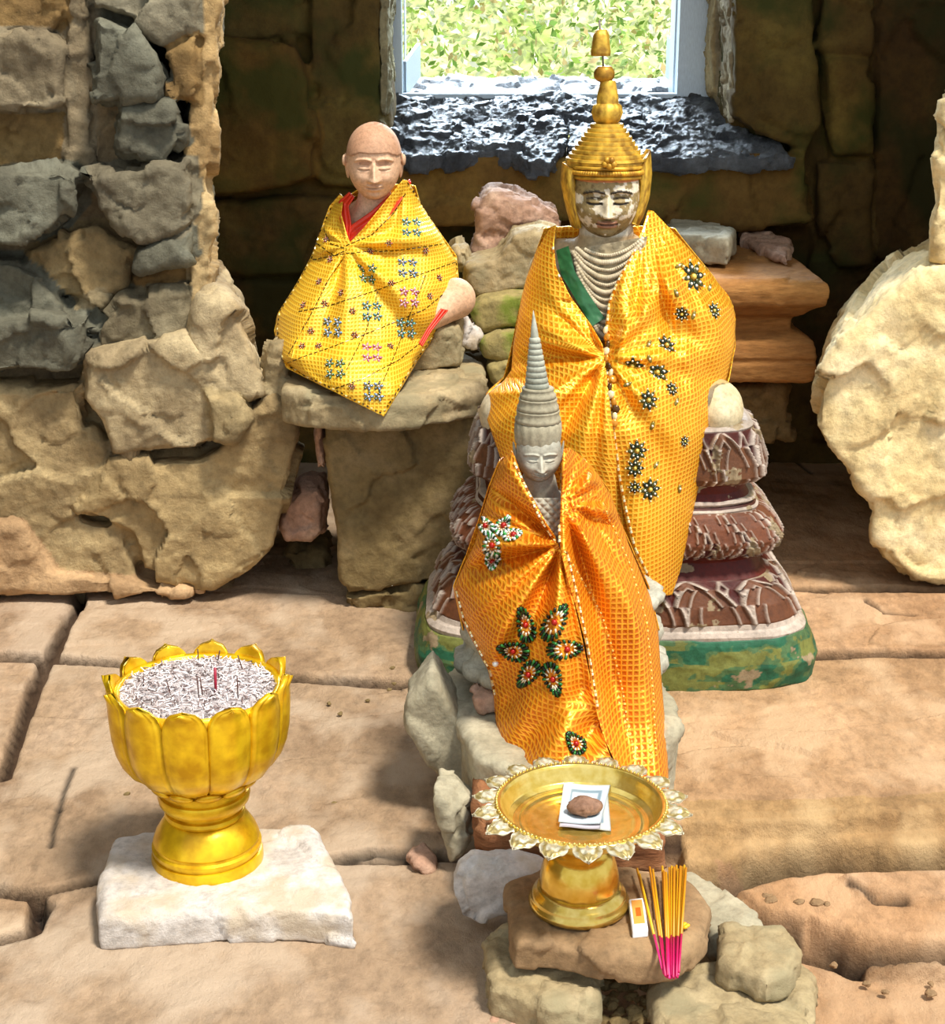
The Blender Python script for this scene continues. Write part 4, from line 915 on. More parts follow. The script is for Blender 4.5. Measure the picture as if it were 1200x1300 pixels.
pts = [(104, 6), (102, 10), (98, 13), (92, 13.5), (87, 11), (84, 9), (84, 2)]
c0, pf = crown_prof(pts, 3.58, 767); m = MB(); m.lathe(c0, pf, 24, (.6, .5, .35)); m.build('crown_bud', M['oldgold'], cr)
m = MB(); m.tube([PY(766, 86, 3.58), PY(765, 60, 3.58), PY(761, 26, 3.58)], .0022, (.15, .12, .1), 6); m.build('spire_rod', M['paint'], cr)
pts = [(71, 8), (71, 12), (66, 12.5), (55, 11), (45, 10), (38, 7), (37, 2)]
c0, pf = crown_prof(pts, 3.58, 763); m = MB(); m.lathe(c0, pf, 20, fn=lambda r_, z_, q_: (r_*(1+.08*math.sin(q_*5)), z_)); m.build('spire_cap', M['oldgold'], cr)
# ear flanges of the crown
for s in (-1, 1):
    e = MB(); xo = {-1: [(716, 206), (714, 230), (720, 262), (727, 286), (731, 290)], 1: [(824, 190), (826, 220), (823, 250), (815, 275), (808, 288)]}[s]
    xi = {-1: [(728, 214), (730, 235), (732, 262), (736, 280), (737, 290)], 1: [(812, 212), (814, 235), (812, 255), (806, 272), (803, 284)]}[s]
    n = 24; t_ = np.linspace(0, 1, n); O = poly_at(xo, t_); I_ = poly_at(xi, t_); V = []
    for a_, b_ in zip(O, I_):
        p1, p2 = PY(a_[0], a_[1], 3.60), PY(b_[0], b_[1], 3.53); V += [p1+np.array([s*.004, 0, 0]), p2+np.array([s*.004, -.006, 0]), p2+np.array([-s*.004, .012, 0]), p1+np.array([-s*.004, .02, 0])]
    Fq = [[4*i+k, 4*i+(k+1) % 4, 4*i+4+(k+1) % 4, 4*i+4+k] for i in range(n-1) for k in range(4)]+[[0, 1, 2, 3], [4*n-1, 4*n-2, 4*n-3, 4*n-4]]
    e.put(V, Fq, (1, 1, 1)); e.build('ear_flange', M['oldgold'], cr)
# torso and crossed legs
b = MB(); q = PY
limb(b, q(770, 292, 3.58), q(768, 330, 3.60), .062, .068)
limb(b, q(770, 350, 3.64), q(775, 520, 3.66), .115, .15); limb(b, q(712, 335, 3.62), q(838, 335, 3.62), .06, .06); ball(b, q(768, 345, 3.58), .09)
limb(b, q(700, 345, 3.62), q(680, 460, 3.60), .055, .045); limb(b, q(850, 345, 3.62), q(900, 450, 3.60), .055, .045)
limb(b, q(740, 500, 3.62), q(650, 516, 3.50), .075, .06); limb(b, q(820, 500, 3.62), q(905, 512, 3.48), .075, .06); limb(b, q(650, 518, 3.48), q(780, 524, 3.40), .055, .05); limb(b, q(905, 514, 3.47), q(780, 524, 3.40), .055, .05)
V, No, Fc = remesh(np.concatenate(b.V), b.F, .008, 6); V = V+No*(.0015*fbm(V*30, 3, 3))[:, None]
T = np.ones((len(V), 3)); 
nb = fbm(V*14, 3, 9)
T = np.where((nb > .0)[:, None], np.array([.7, .58, .34]), T); T = np.where((nb > .35)[:, None], np.array([.3, .26, .18]), T)
nk = (V[:, 2] > PY(770, 335, 3.55)[2]) & (V[:, 2] < 1.0); T = np.where(nk[:, None], T*np.array([.75, .62, .45]), T)
add('body', V, Fc, M['paintstat'], BS, T)
# knees peeping from under the robe
m = MB(); m.sph(PY(908, 519, 3.48), (.064, .08, .068), (.95, .92, .75), 24, 16); m.build('knee', M['paintstat'], BS)
m = MB(); m.sph(PY(644, 526, 3.50), (.064, .08, .066), (.85, .82, .72), 24, 16); m.build('knee', M['paintstat'], BS)
fc_ = lambda px, py, u, t: .004*fbm(np.stack([px*.08, py*.08, 0*px], 1), 3, 2)
tabch = [(280, 690, 850, 3.60, .09), (330, 690, 855, 3.60, .11), (400, 680, 880, 3.60, .13), (450, 670, 900, 3.58, .16)]
c1 = panel([(720, 318), (722, 345), (740, 385), (762, 432)], [(822, 300), (815, 340), (795, 385), (775, 432)], tabch, fc_, 50, 60, 0)
V, Fq, UVq = c1; Tn = np.ones((len(V), 3))*np.array([.48, .44, .34]); Tn = np.where((fbm(V*60, 3, 4) > .1)[:, None], np.array([.28, .25, .18]), Tn)
add('chest_plate', V, Fq, M['paintstat'], BS, Tn)
# necklace collar: rows of silver relief on the chest
mbn = MB(); P0 = None; chb = BVHTree.FromPolygons([Vector(v) for v in c1[0]], c1[1])
for j in range(15):
    n = 36; pts = []
    for p in np.linspace(-1.0, 1.0, n):
        xx_ = 770+p*(46-j*1.5); yy_ = 302+j*6.5+(1-p*p)*(22+j*3)
        pts.append((xx_, yy_))
    for i, (a_, b_) in enumerate(pts):
        h_ = hit(chb, a_, b_)
        if h_ is None: P0 = None; continue
        P_ = h_[0]+h_[1]*.002
        if j % 2 == 0: 
            if i and P0 is not None: mbn.tube([P0, P_], .0042, (.92, .88, .78), 6)
        else: mbn.sph(P_, .0062, (.8, .76, .66), 8, 5)
        P0 = P_
mbn.build('necklace', M['paintstat'], BS)
c2 = panel([(706, 318), (712, 348), (732, 382), (752, 414)], [(722, 312), (730, 345), (748, 374), (768, 404)], tabch, fc_, 20, 50, .010)
M['green'] = plain_mat('dark green painted sash', '2f6a3c', .35)
add('painted_sash', c2[0], c2[1], M['green'], BS)
# golden robe
tab2 = [(262, 700, 836, 3.62, .06), (300, 688, 864, 3.62, .10), (350, 670, 905, 3.62, .17), (390, 660, 932, 3.62, .21), (440, 650, 934, 3.61, .24), (480, 640, 926, 3.58, .26), (500, 618, 920, 3.55, .26), (550, 612, 906, 3.50, .24), (640, 640, 884, 3.42, .165), (700, 660, 872, 3.38, .13), (760, 690, 862, 3.36, .11)]
def f2(px, py, u, t):
    f_ = .019*radial(px, py, 768, 455, 6.5, 2.1, 18, 300)*np.where(py > 380, 1, .35)
    f_ += .006*radial(px, py, 768, 455, 17, .4, 40, 300)*np.where(py > 400, 1, .3)
    f_ += .008*np.exp(-((px-(700+(py-330)*-.1))/22)**2)*sstep(430, 330, py)
    return f_+.002*fbm(np.stack([px*.03, py*.03, 0*px], 1), 3, 7)
def f3(px, py, u, t):
    f_ = .022*radial(px, py, 790, 300, 9, .3, 60, 400)*sstep(300, 430, py)+.010*radial(px, py, 768, 455, 8, 1.2, 18, 240)+.006*radial(px, py, 820, 270, 23, .8, 60, 400)
    f_ += .012*np.exp(-(((px-850)-(py-330)*.25)/16)**2)*sstep(300, 360, py)*sstep(560, 430, py)
    return f_+.002*fbm(np.stack([px*.03, py*.03, 0*px], 1), 3, 9)
A1 = panel([(700, 288), (682, 318), (668, 355), (660, 395), (652, 440), (650, 470), (640, 484), (620, 500), (618, 530), (632, 570), (650, 620), (680, 665), (730, 710), (790, 755)],
           [(706, 286), (703, 310), (706, 340), (724, 376), (750, 412), (766, 440), (768, 456), (772, 490), (776, 530), (782, 570), (790, 610), (800, 650), (808, 690), (820, 725), (838, 755)], tab2, f2, 130, 220, .0, 1)
A2 = panel([(823, 267), (814, 295), (803, 322), (787, 350), (774, 378), (769, 410), (768, 455), (772, 500), (778, 550), (784, 600), (792, 650), (802, 690), (815, 725), (832, 758)],
           [(829, 268), (848, 288), (872, 314), (900, 346), (926, 376), (934, 402), (932, 440), (922, 480), (908, 525), (896, 575), (884, 630), (872, 685), (864, 722), (853, 755)], tab2, f3, 150, 220, .006, -1)
A3 = back_panel(tab2, 290, 545, back=.5)
robe2, bv2 = cloth('golden_robe', [A1, A2, A3], M['orobe'], 'golden orange brocade robe wrapped round the large crowned statue', 'robe')
dashes(bv2, [[(705, 296), (703, 318), (710, 350), (730, 382), (752, 412), (765, 438)], [(822, 275), (814, 302), (800, 332), (785, 358), (774, 385), (771, 425)], [(770, 455), (774, 500), (780, 550), (786, 600), (796, 650), (806, 695), (832, 750)]], 'beaded_edge', ['f8e8a0', 'fff6d0', 'c87812'], M['shine'], robe2, 4.5, 3.5, .0026)
for x, y, r_ in [(845, 439, .022), (803, 462, .024), (834, 473, .024), (822, 508, .022), (808, 572, .022), (806, 594, .019), (824, 621, .024), (878, 352, .034), (866, 398, .016), (852, 494, .015), (806, 618, .014), (868, 560, .012), (905, 395, .018), (770, 470, .011)]:
    flower(bv2, 'sequin_flower', x, y, r_, 8, ['1f2a14', '4a4a1c', '28331a'], M['shine'], robe2, (.95, .85, .4), .42)
for x, y, a_ in [(823, 437, 1), (824, 455, 2), (797, 488, .5), (832, 590, .7), (862, 338, .4), (895, 338, 2.4), (900, 366, 1), (858, 372, 2), (880, 400, 1.2), (828, 540, 1.3), (858, 510, .9), (862, 620, 1.6)]:
    fr_ = frame_at(bv2, x, y)
    if fr_ is not None:
        p, xx, zz_, nn = fr_; d_ = xx*math.cos(a_)+zz_*math.sin(a_); e_ = np.cross(nn, d_); mb = MB(); mb.ell(p, [d_*.011, e_*.005, nn*.0025], lin('8a7a30'), 10, 5); mb.sph(p+nn*.002, .003, lin('f8f0d0'), 6, 4); mb.build('sequin_leaf', M['shine'], robe2)
# clasp and hanging ribbon
m = MB()
for k in range(14):
    fr_ = frame_at(bv2, 770+2*math.sin(k*1.3)+k*.9, 420+k*9)
    if fr_ is not None: m.ell(fr_[0]+fr_[3]*.004, [fr_[1]*(.006+.003*(k % 2)), fr_[2]*.010, fr_[3]*.004], lin(['f8e6b0', 'd8902a', '5a3a10'][k % 3]), 8, 6)
m.build('clasp', M['shine'], robe2)

# ================================================================== SMALL CROWNED STATUE
YS = 2.80; SS = thing('crowned_figure', PY(640, 882, YS), 'small grey stone statue with tall tapering ringed crown in front of the large statue', 'statue')
hc = PY(684, 575, YS); pm = ppm(YS, hc[2]); hs = 36.5/pm; tl = math.radians(3); yw = math.radians(4); 
L, Fc = head_local(.78, .82, .34); hd = add('head', place(L, hc, hs, tl, yw), Fc, M['gstat'], SS, np.ones((len(L), 3)))
for s in (-1, 1):
    e = MB(); e.ell((s*.82, .10, -.02), [(.05, 0, 0), (.02*s, .16, 0), (s*.06, 0, .42)], nu=16, nv=12); e.V = [place(v, hc, hs, tl, yw) for v in e.V]; e.build('ear', M['gstat'], hd)
def crown_section(name, pts, fn=None, c=(1, 1, 1)):
    c0, pf = crown_prof(pts, YS, 683); lean = .0
    m = MB(); m.lathe(c0, pf, 72, c, fn); o_ = m.build(name, M['gstat'], SS); return o_
pts = [(562, 27.5), (558, 29), (546, 30), (536, 29.5), (534, 27.5)]; crown_section('crown_band', pts, lambda r_, z_, q_: (r_*(1+.02*math.sin(q_*16)), z_), (.95, .88, .76))
for (a_, b_, w0, w1) in ((535, 520, 29, 26.5), (520, 505, 26.5, 23.5), (505, 492, 23, 19.5)):
    crown_section('crown_tier', [(a_, w0-3), (a_-1, w0), (a_-5, w0-.3), ((a_+b_)/2, (w0+w1)/2-.8), (b_+2.5, w1+.2), (b_+1.5, w1+.9), (b_, w1+.2), (b_-.5, w1-3)], lambda r_, z_, q_: (r_*(1+.018*abs(math.sin(q_*9))), z_), (.95, .88, .76))
pts = []
ys = np.linspace(492, 428, 10); ws = np.linspace(15.5, 6.4, 10)
for i in range(9):
    a_, b_ = ys[i], ys[i+1]; pts += [(a_, ws[i]-1.6), (a_-.8, ws[i]), (b_+1.6, ws[i+1]+.6), (b_+.6, ws[i+1]-.6)]
pts += [(428, 4.8), (427, 5.2), (415, 3.8), (402, 1.6), (394, .3)]
c0, pf = crown_prof([(p[0], p[1]) for p in pts], YS, 682); 
m = MB(); m.lathe(c0, pf, 40, (.92, .98, .98)); V = m.V[0]; V[:, 0] -= (V[:, 2]-c0[2])*.06; m.build('crown_spire', M['gstat'], SS)
b = MB(); q = PY
limb(b, q(684, 612, YS+.01), q(686, 640, YS+.02), .034, .04); limb(b, q(688, 665, YS+.03), q(700, 800, YS+.04), .072, .10)
limb(b, q(650, 655, YS+.03), q(735, 655, YS+.03), .035, .035); limb(b, q(735, 660, YS+.04), q(765, 740, YS+.02), .032, .03); limb(b, q(648, 660, YS+.04), q(625, 740, YS+.02), .032, .03)
limb(b, q(690, 800, YS+.03), q(635, 812, YS-.03), .06, .05); limb(b, q(720, 800, YS+.03), q(790, 812, YS-.03), .06, .05)
body('body', b, M['gstat'], SS, .006)
# carved collar on the chest
tabs = [(600, 640, 735, YS+.02, .05), (640, 625, 765, YS+.03, .085), (700, 610, 790, YS+.03, .105)]
fdm = lambda px, py, u, t: .0035*(np.abs(np.sin((px+py)*.28))*np.abs(np.sin((px-py)*.28)))
c1 = panel([(660, 632), (668, 648), (682, 665), (700, 688), (708, 700)], [(715, 632), (716, 650), (717, 665), (718, 690), (716, 702)], tabs, fdm, 90, 110, .006)
add('carved_collar', c1[0], c1[1], M['gstat'], SS, np.ones((len(c1[0]), 3)))
# lotus base tiers of the small statue
cb = PY(712, 880, YS+.02); m = MB()
pf = []
for i, (y_, w_) in enumerate([(884, 132), (876, 136), (866, 134), (862, 124), (850, 118), (844, 124), (834, 128), (824, 126), (818, 116), (806, 112), (800, 118), (792, 126), (784, 128), (778, 120)]): pf.append((w_/673, zat(y_, YS-.1)-zat(884, YS-.1)))
m.lathe(np.array([cb[0], cb[1]+.02, zat(884, YS-.1)]), pf, 120, fn=lambda r_, z_, q_: (r_*(1+.05*abs(math.sin(q_*10)))*(1.0), z_)); V = m.V[0]; V[:, 1] = cb[1]+.02+(V[:, 1]-cb[1]-.02)*.72
m.build('lotus_base', M['gstat'], SS)
# its robe
tab3 = [(562, 648, 724, YS+.01, .03), (590, 632, 748, YS+.03, .085), (620, 620, 772, YS+.04, .115), (660, 608, 786, YS+.04, .15), (700, 594, 804, YS+.03, .17), (745, 576, 824, YS+.02, .19), (800, 588, 837, YS+.0, .20), (870, 622, 842, YS-.05, .17), (920, 628, 845, YS-.11, .14), (985, 638, 848, YS-.20, .12), (1110, 740, 850, YS-.36, .05)]
def f4(px, py, u, t):
    f_ = .023*radial(px, py, 712, 692, 7, .9, 18, 240)+.006*radial(px, py, 712, 692, 19, .2, 60, 300)*sstep(780, 860, py)
    f_ += .005*radial(px, py, 712, 692, 21, 1.9, 40, 260)+.010*np.sin((px+py*.9)*.09)*sstep(860, 900, py)
    f_ += .018*np.exp(-((px-(735+(py-800)*.33))/11)**2)*sstep(800, 880, py)
    return f_+.002*fbm(np.stack([px*.03, py*.03, 0*px], 1), 3, 17)
def f5(px, py, u, t):
    f_ = .023*radial(px, py, 714, 640, 8, 2.4, 30, 260)+.006*radial(px, py, 714, 600, 21, .4, 50, 300)+.012*np.exp(-((px-(800+(py-760)*.18))/12)**2)*sstep(640, 760, py)-.014*np.exp(-((px-(775+(py-860)*.25))/16)**2)*sstep(800, 880, py)
    return f_+.002*fbm(np.stack([px*.03, py*.03, 0*px], 1), 3, 19)
B1 = panel([(650, 572), (636, 588), (626, 612), (614, 650), (604, 690), (590, 718), (577, 746), (586, 785), (604, 820), (620, 850), (627, 880), (630, 915), (638, 955), (646, 985)],
           [(654, 580), (662, 604), (676, 632), (690, 658), (704, 680), (713, 700), (718, 725), (728, 765), (738, 805), (746, 845), (754, 885), (762, 925), (775, 960), (790, 990)], tab3, f4, 120, 220, .0, 1)
B2 = panel([(716, 570), (714, 590), (713, 620), (712, 650), (711, 680), (713, 705), (722, 740), (734, 780), (744, 820), (750, 860), (756, 900), (768, 940), (780, 965), (790, 990)],
           [(722, 568), (738, 580), (756, 600), (772, 624), (786, 655), (797, 690), (812, 725), (826, 760), (835, 800), (838, 845), (841, 885), (844, 920), (847, 960), (848, 990)], tab3, f5, 120, 220, .007, -1)
B3 = panel([(775, 975), (785, 1010), (788, 1050), (790, 1075), (784, 1092)], [(848, 975), (848, 1010), (843, 1050), (832, 1080), (828, 1108)], tab3, f5, 40, 80, -.012)
B4 = back_panel(tab3, 585, 800, back=.6)
robe3, bv3 = cloth('orange_robe', [B1, B2, B3, B4], M['orobe2'], 'deep orange gold brocade robe with green butterfly embroidery on the small crowned statue', 'robe')
dashes(bv3, [[(654, 588), (664, 612), (680, 645), (696, 672), (710, 692)], [(580, 746), (590, 785), (607, 820), (623, 850), (630, 882)], [(718, 700), (730, 750), (742, 805), (750, 850), (758, 900)], [(712, 600), (711, 650), (712, 690)]], 'beaded_edge', ['f8e8a0', 'fff6d0', 'a86010'], M['shine'], robe3, 4.5, 3.4, .0024)
dashes(bv3, [[(716, 700), (740, 740), (765, 780), (780, 830), (792, 880), (800, 940)], [(765, 640), (800, 720), (820, 790), (828, 880), (832, 960)]], 'sequin_trim', ['f8e080', 'e8a030'], M['shine'], robe3, 5, 2.4, .0018)
# butterfly-like leaves of green and black beads round a red heart
def leafpatch(px, py, a_, ln, wd, cols, parent, bvh):
    fr_ = frame_at(bvh, px, py)
    if fr_ is None: return
    p, xx, zz_, nn = fr_; mb = MB(); n = 22; d_ = np.array([math.cos(a_), -math.sin(a_)]); e_ = np.array([math.sin(a_), math.cos(a_)])
    for k in range(n):
        th_ = 2*math.pi*k/n; r1 = 1.0
        def pt(f_): 
            u_ = math.cos(th_)*ln*f_; v_ = math.sin(th_)*wd*f_*(1-.35*math.cos(th_)); c_ = np.array([px, py])+d_*u_+e_*v_; h_ = hit(bvh, c_[0], c_[1]); return None if h_ is None else h_[0]+h_[1]*.0035
        a0, a1 = pt(1.0), pt(.66)
        if a0 is None or a1 is None or np.linalg.norm(a0-a1) > .05: continue
        mb.tube([a0, a1], .0028, lin(cols[k % len(cols)]), 6)
        a2 = pt(.4)
        if a2 is not None and k % 2 == 0: mb.tube([a1, a2], .0018, lin('f4e8c8'), 5)
    mb.sph(p, .006, lin('b01c10'), 8, 5); mb.build('bead_leaf', M['shine'], parent)
cs = ['1f5a24', '14140c', '2f7a34', '141008']
for x, y, a_, l_, w_ in [(667, 793, 1.9, 24, 12), (705, 790, 1.1, 26, 12), (652, 826, 2.9, 22, 12), (719, 824, .1, 23, 12), (672, 856, -2.2, 20, 11), (703, 862, -1.3, 23, 11), (730, 944, 2.2, 18, 11)]: leafpatch(x, y, a_, l_, w_, cs, robe3, bv3)
cs = ['2f8a3a', 'e8f4f0', '1f3a1c', 'f8fff8']
for x, y, a_, l_, w_ in [(626, 692, 1.5, 14, 10), (640, 668, 1.0, 14, 8), (618, 668, 2.2, 13, 8), (652, 680, .2, 12, 7), (626, 712, -1.6, 13, 9)]: leafpatch(x, y, a_, l_, w_, cs, robe3, bv3)
fr_ = frame_at(bv3, 629, 841); m = MB(); m.sph(fr_[0], .006, (1, 1, .95), 10, 7); m.build('pearl_bead', M['shine'], robe3)

# ================================================================== LOTUS BOWL ON WHITE SLAB
R('flat', 'white_slab', [(140, 1060), (178, 1050), (300, 1046), (400, 1044), (412, 1072), (446, 1128), (452, 1164), (400, 1158), (300, 1156), (190, 1162), (124, 1164), (128, 1110)], .062, .066, 'white', 'pale white dusted stone slab under the golden lotus bowl', 'slab', voxel=.006, fc=.14, fa=.1, na=.003, seed=101, wob=2.5, zmin=-.004)
YB = PZ(264, 1090, .06)[1]; bc = PZ(264, 1090, .058); bx, by, bz = bc
bowl = thing('lotus_bowl', bc, 'golden lotus shaped incense bowl on a pedestal foot, filled with ash', 'incense bowl')
pz_ = lambda py: zat(py, YB)
def pr_(pts): return [(w_/ppm(YB, pz_(y_)), pz_(y_)-bz) for y_, w_ in pts]
m = MB(); m.lathe(bc, pr_([(1096, 66), (1095, 69), (1090, 70.5), (1082, 70.5), (1078, 69), (1077, 66), (1074, 66), (1073, 69), (1069, 69), (1067, 65.5), (1064, 65.5), (1062, 67), (1052, 63), (1042, 56), (1036, 50), (1034, 46), (1032, 46)]), 72); m.build('foot', M['gold'], bowl, autosmooth=32)
m = MB(); m.lathe(bc, pr_([(1034, 44), (1033, 49), (1030, 51), (1026, 50), (1025, 46), (1022, 46), (1020, 52), (1014, 57), (1007, 58.5), (1003, 57), (1002, 53), (999, 53), (998, 56), (992, 56), (990, 52), (984, 50), (978, 47)]), 72); m.build('stem', M['gold'], bowl, autosmooth=32)
NP = 12
bprof = [(985, 30), (983, 50), (978, 68), (968, 84), (954, 95), (938, 102), (920, 106), (900, 108), (884, 109), (872, 109)]
bp2 = pr_(bprof); Rb = np.array([p[0] for p in bp2]); Zb = np.array([p[1] for p in bp2])
m = MB(); m.lathe(bc, [(r_*.955, z_+.003) for r_, z_ in bp2]+[(Rb[-1]*.90, Zb[-1]), (Rb[-2]*.88, Zb[-3]), (.02, Zb[-3])], 84); cup = m.build('cup', M['gold'], bowl)
for k in range(NP):
    a0 = 2*math.pi*k/NP+math.pi/2; V = []; nu, nv = 17, 30
    for side in (0, 1):
        for j in range(nv):
            t_ = j/(nv-1); zt_ = Zb[-1]+.020
            for i in range(nu):
                u_ = -1+2*i/(nu-1)
                ww = 1.0 if t_ < .74 else math.sqrt(max(0, 1-((t_-.74)/.26)**2.4))*1.0
                zc = Zb[0]+(zt_-Zb[0])*t_; rr = np.interp(zc, Zb, Rb) if zc < Zb[-1] else Rb[-1]+(zc-Zb[-1])*.35
                aa = a0+u_*ww*math.pi/NP*1.01; bl = .0105*(1-u_*u_)-.003*sstep(.8, 1, abs(u_)); rim = .004*math.exp(-((abs(u_)-.9)/.07)**2)
                rr2 = (rr+ (bl+rim)) if side == 0 else rr-.006
                V.append((bx+rr2*math.cos(aa), by+rr2*math.sin(aa), bz+zc))
    Fc = []; o1 = nu*nv
    for j in range(nv-1):
        for i in range(nu-1):
            a_ = j*nu+i; Fc += [[a_, a_+1, a_+nu+1, a_+nu], [o1+a_, o1+a_+nu, o1+a_+nu+1, o1+a_+1]]
    for j in range(nv-1):
        for i in (0, nu-1):
            a_ = j*nu+i; Fc.append([a_, a_+nu, o1+a_+nu, o1+a_])
    for i in range(nu-1): Fc += [[i, i+1, o1+i+1, o1+i], [(nv-1)*nu+i, (nv-1)*nu+i+1, o1+(nv-1)*nu+i+1, o1+(nv-1)*nu+i]]
    add('petal', V, Fc, M['gold'], cup)
for k in range(NP):
    a0 = 2*math.pi*(k+.5)/NP+math.pi/2; rr = np.interp(Zb[2], Zb, Rb); m = MB(); d_ = np.array([math.cos(a0), math.sin(a0), 0]); e_ = np.array([-math.sin(a0), math.cos(a0), 0])
    m.ell(np.array([bx, by, bz+pz_(985)-bz])+d_*(rr-.004), [d_*.012+np.array([0, 0, .006]), e_*.022, np.array([0, 0, .009])], nu=12, nv=8); m.build('sepal', M['gold'], bowl)
# ash
M['ash'] = stone_mat('incense ash', 'a89c9c', 'f0e8e6', 'd4c8c6', scale=60, bump=1.0, fine=200, rough=.95)
zr = Zb[-1]+bz-.006; rA = Rb[-1]*.93; V = []; nr, na_ = 46, 120
for i in range(nr):
    for k in range(na_):
        a_ = 2*math.pi*k/na_; rr = rA*i/(nr-1); V.append((bx+rr*math.cos(a_), by+rr*math.sin(a_), zr+.014*(1-(i/(nr-1))**2)))
V = np.array(V); V[:, 2] += .004*fbm(V*60, 3, 3)+.0035*fbm(V*180, 2, 5)
Fc = [[i*na_+k, (i+1)*na_+k, (i+1)*na_+(k+1) % na_, i*na_+(k+1) % na_] for i in range(nr-1) for k in range(na_)]
tag(add('ash', V, Fc, M['ash']), 'pale grey incense ash heaped inside the golden lotus bowl', 'ash', kind='stuff')
m = MB()
for k in range(1500):
    a_ = g.uniform(0, 2*math.pi); rr = rA*.97*math.sqrt(g.random()); z_ = zr+.014*(1-(rr/rA)**2)+g.uniform(0, .005); p = np.array([bx+rr*math.cos(a_), by+rr*math.sin(a_), z_])
    d_ = np.array([g.gauss(0, 1), g.gauss(0, 1), g.gauss(0, .45)]); d_ *= g.uniform(.003, .008)/np.linalg.norm(d_)
    m.tube([p-d_, p+d_], .0009, lin(g.choice(['f4eeec', 'd8ccca', 'fffafa', '8a7470', 'c0b0ac', 'e8dede', '5a4844'])), 4)
tag(m.build('ash_flakes', M['paint'], smooth=False), 'curled pale and brown ash flakes strewn over the ash in the bowl', 'ash', kind='stuff')
def stub(px, py, px2, py2, r_, c, label, grp=None, nm='incense_stub'):
    d_ = ray(px, py); p = PZ(px, py, zr+.012); top = PY(px2, py2, p[1]); m = MB(); m.tube([p-np.array([0, 0, .012]), top], r_, lin(c), 6); tag(m.build(nm, M['paint']), label, 'incense stub', grp)
stub(274, 878, 273, 848, .0026, '9a1030', 'thick dark red incense stub standing in the middle of the ash')
for i, (x, y, x2, y2) in enumerate([(253, 886, 250, 858), (258, 884, 254, 860), (302, 883, 301, 858), (218, 880, 212, 866), (252, 836, 251, 824), (310, 850, 302, 832), (275, 838, 279, 826), (182, 868, 182, 858)]):
    stub(x, y, x2, y2, .0011, '4a2418', 'thin burnt brown incense stub standing in the ash of the golden bowl', 'burnt incense stubs in the bowl')

# ================================================================== BRASS TRAY
tc_ = PZ(735, 1145, .127); tx, ty, tz = tc_; YT = ty
tray = thing('offering_tray', tc_, 'brass footed offering tray with silver stamped petal rim on brown slab', 'tray')
pt_ = lambda pts: [(w_/ppm(YT, zat(y_, YT)), zat(y_, YT)-tz) for y_, w_ in pts]
m = MB(); m.lathe(tc_, pt_([(1146, 62), (1145, 63.5), (1141, 64), (1138, 62), (1136, 60), (1133, 60.5), (1130, 58), (1127, 54), (1124, 53)]), 72, (.9, .8, .5)); m.build('foot_ring', M['brass'], tray)
m = MB(); m.lathe(tc_, pt_([(1126, 50), (1118, 50.5), (1105, 49), (1092, 46), (1084, 42), (1080, 38), (1078, 34), (1072, 32)]), 96, (.98, .82, .35), fn=lambda r_, z_, q_: (r_*(1+.012*abs(math.sin(q_*6))*(z_ < .065)), z_)); m.build('pedestal', M['brass'], tray)
m = MB(); m.lathe(tc_, pt_([(1076, 30), (1070, 30), (1064, 33), (1058, 40), (1050, 46), (1044, 44)]), 72, (.98, .85, .45)); m.build('collar', M['brass'], tray)
rim_z = zat(1018, YT)-tz; ri = .1305
dish = [(.0, rim_z-.034), (.05, rim_z-.034), (.09, rim_z-.033), (.106, rim_z-.031), (.114, rim_z-.026), (.120, rim_z-.014), (.124, rim_z-.004), (.127, rim_z), (.131, rim_z+.001), (.136, rim_z-.001), (.138, rim_z-.003)]
def dfn(r_, z_, q_):
    if r_ < .1: z_ += .0012*math.sin(r_*420)
    if .105 < r_ < .121: r_ += .0012*math.sin(q_*90)
    return r_, z_
dp = []; 
for (a_, b_) in zip(dish[:-1], dish[1:]):
    for t_ in np.linspace(0, 1, 6, endpoint=False): dp.append((a_[0]+(b_[0]-a_[0])*t_, a_[1]+(b_[1]-a_[1])*t_))
dp.append(dish[-1]); dp = dp[1:]+[(r_-.001, z_-.003) for r_, z_ in dp[::-1][:-1]]
m = MB(); m.lathe(tc_, dp, 180, (1.0, .93, .62), fn=dfn); dsh = m.build('dish', M['brass'], tray)
m = MB()
for k in range(110): a_ = 2*math.pi*k/110; m.sph((tx+.133*math.cos(a_), ty+.133*math.sin(a_), tz+rim_z+.0012), .0024, (1, .95, .7), 6, 5)
m.build('beaded_rim', M['brass'], dsh)
M['silver'] = metal_mat('silvered brass petals', 'b8b098', 'e6e0cc', metallic=.5, rough=.35, scale=90, bump=.35, tint=True)
NT = 18
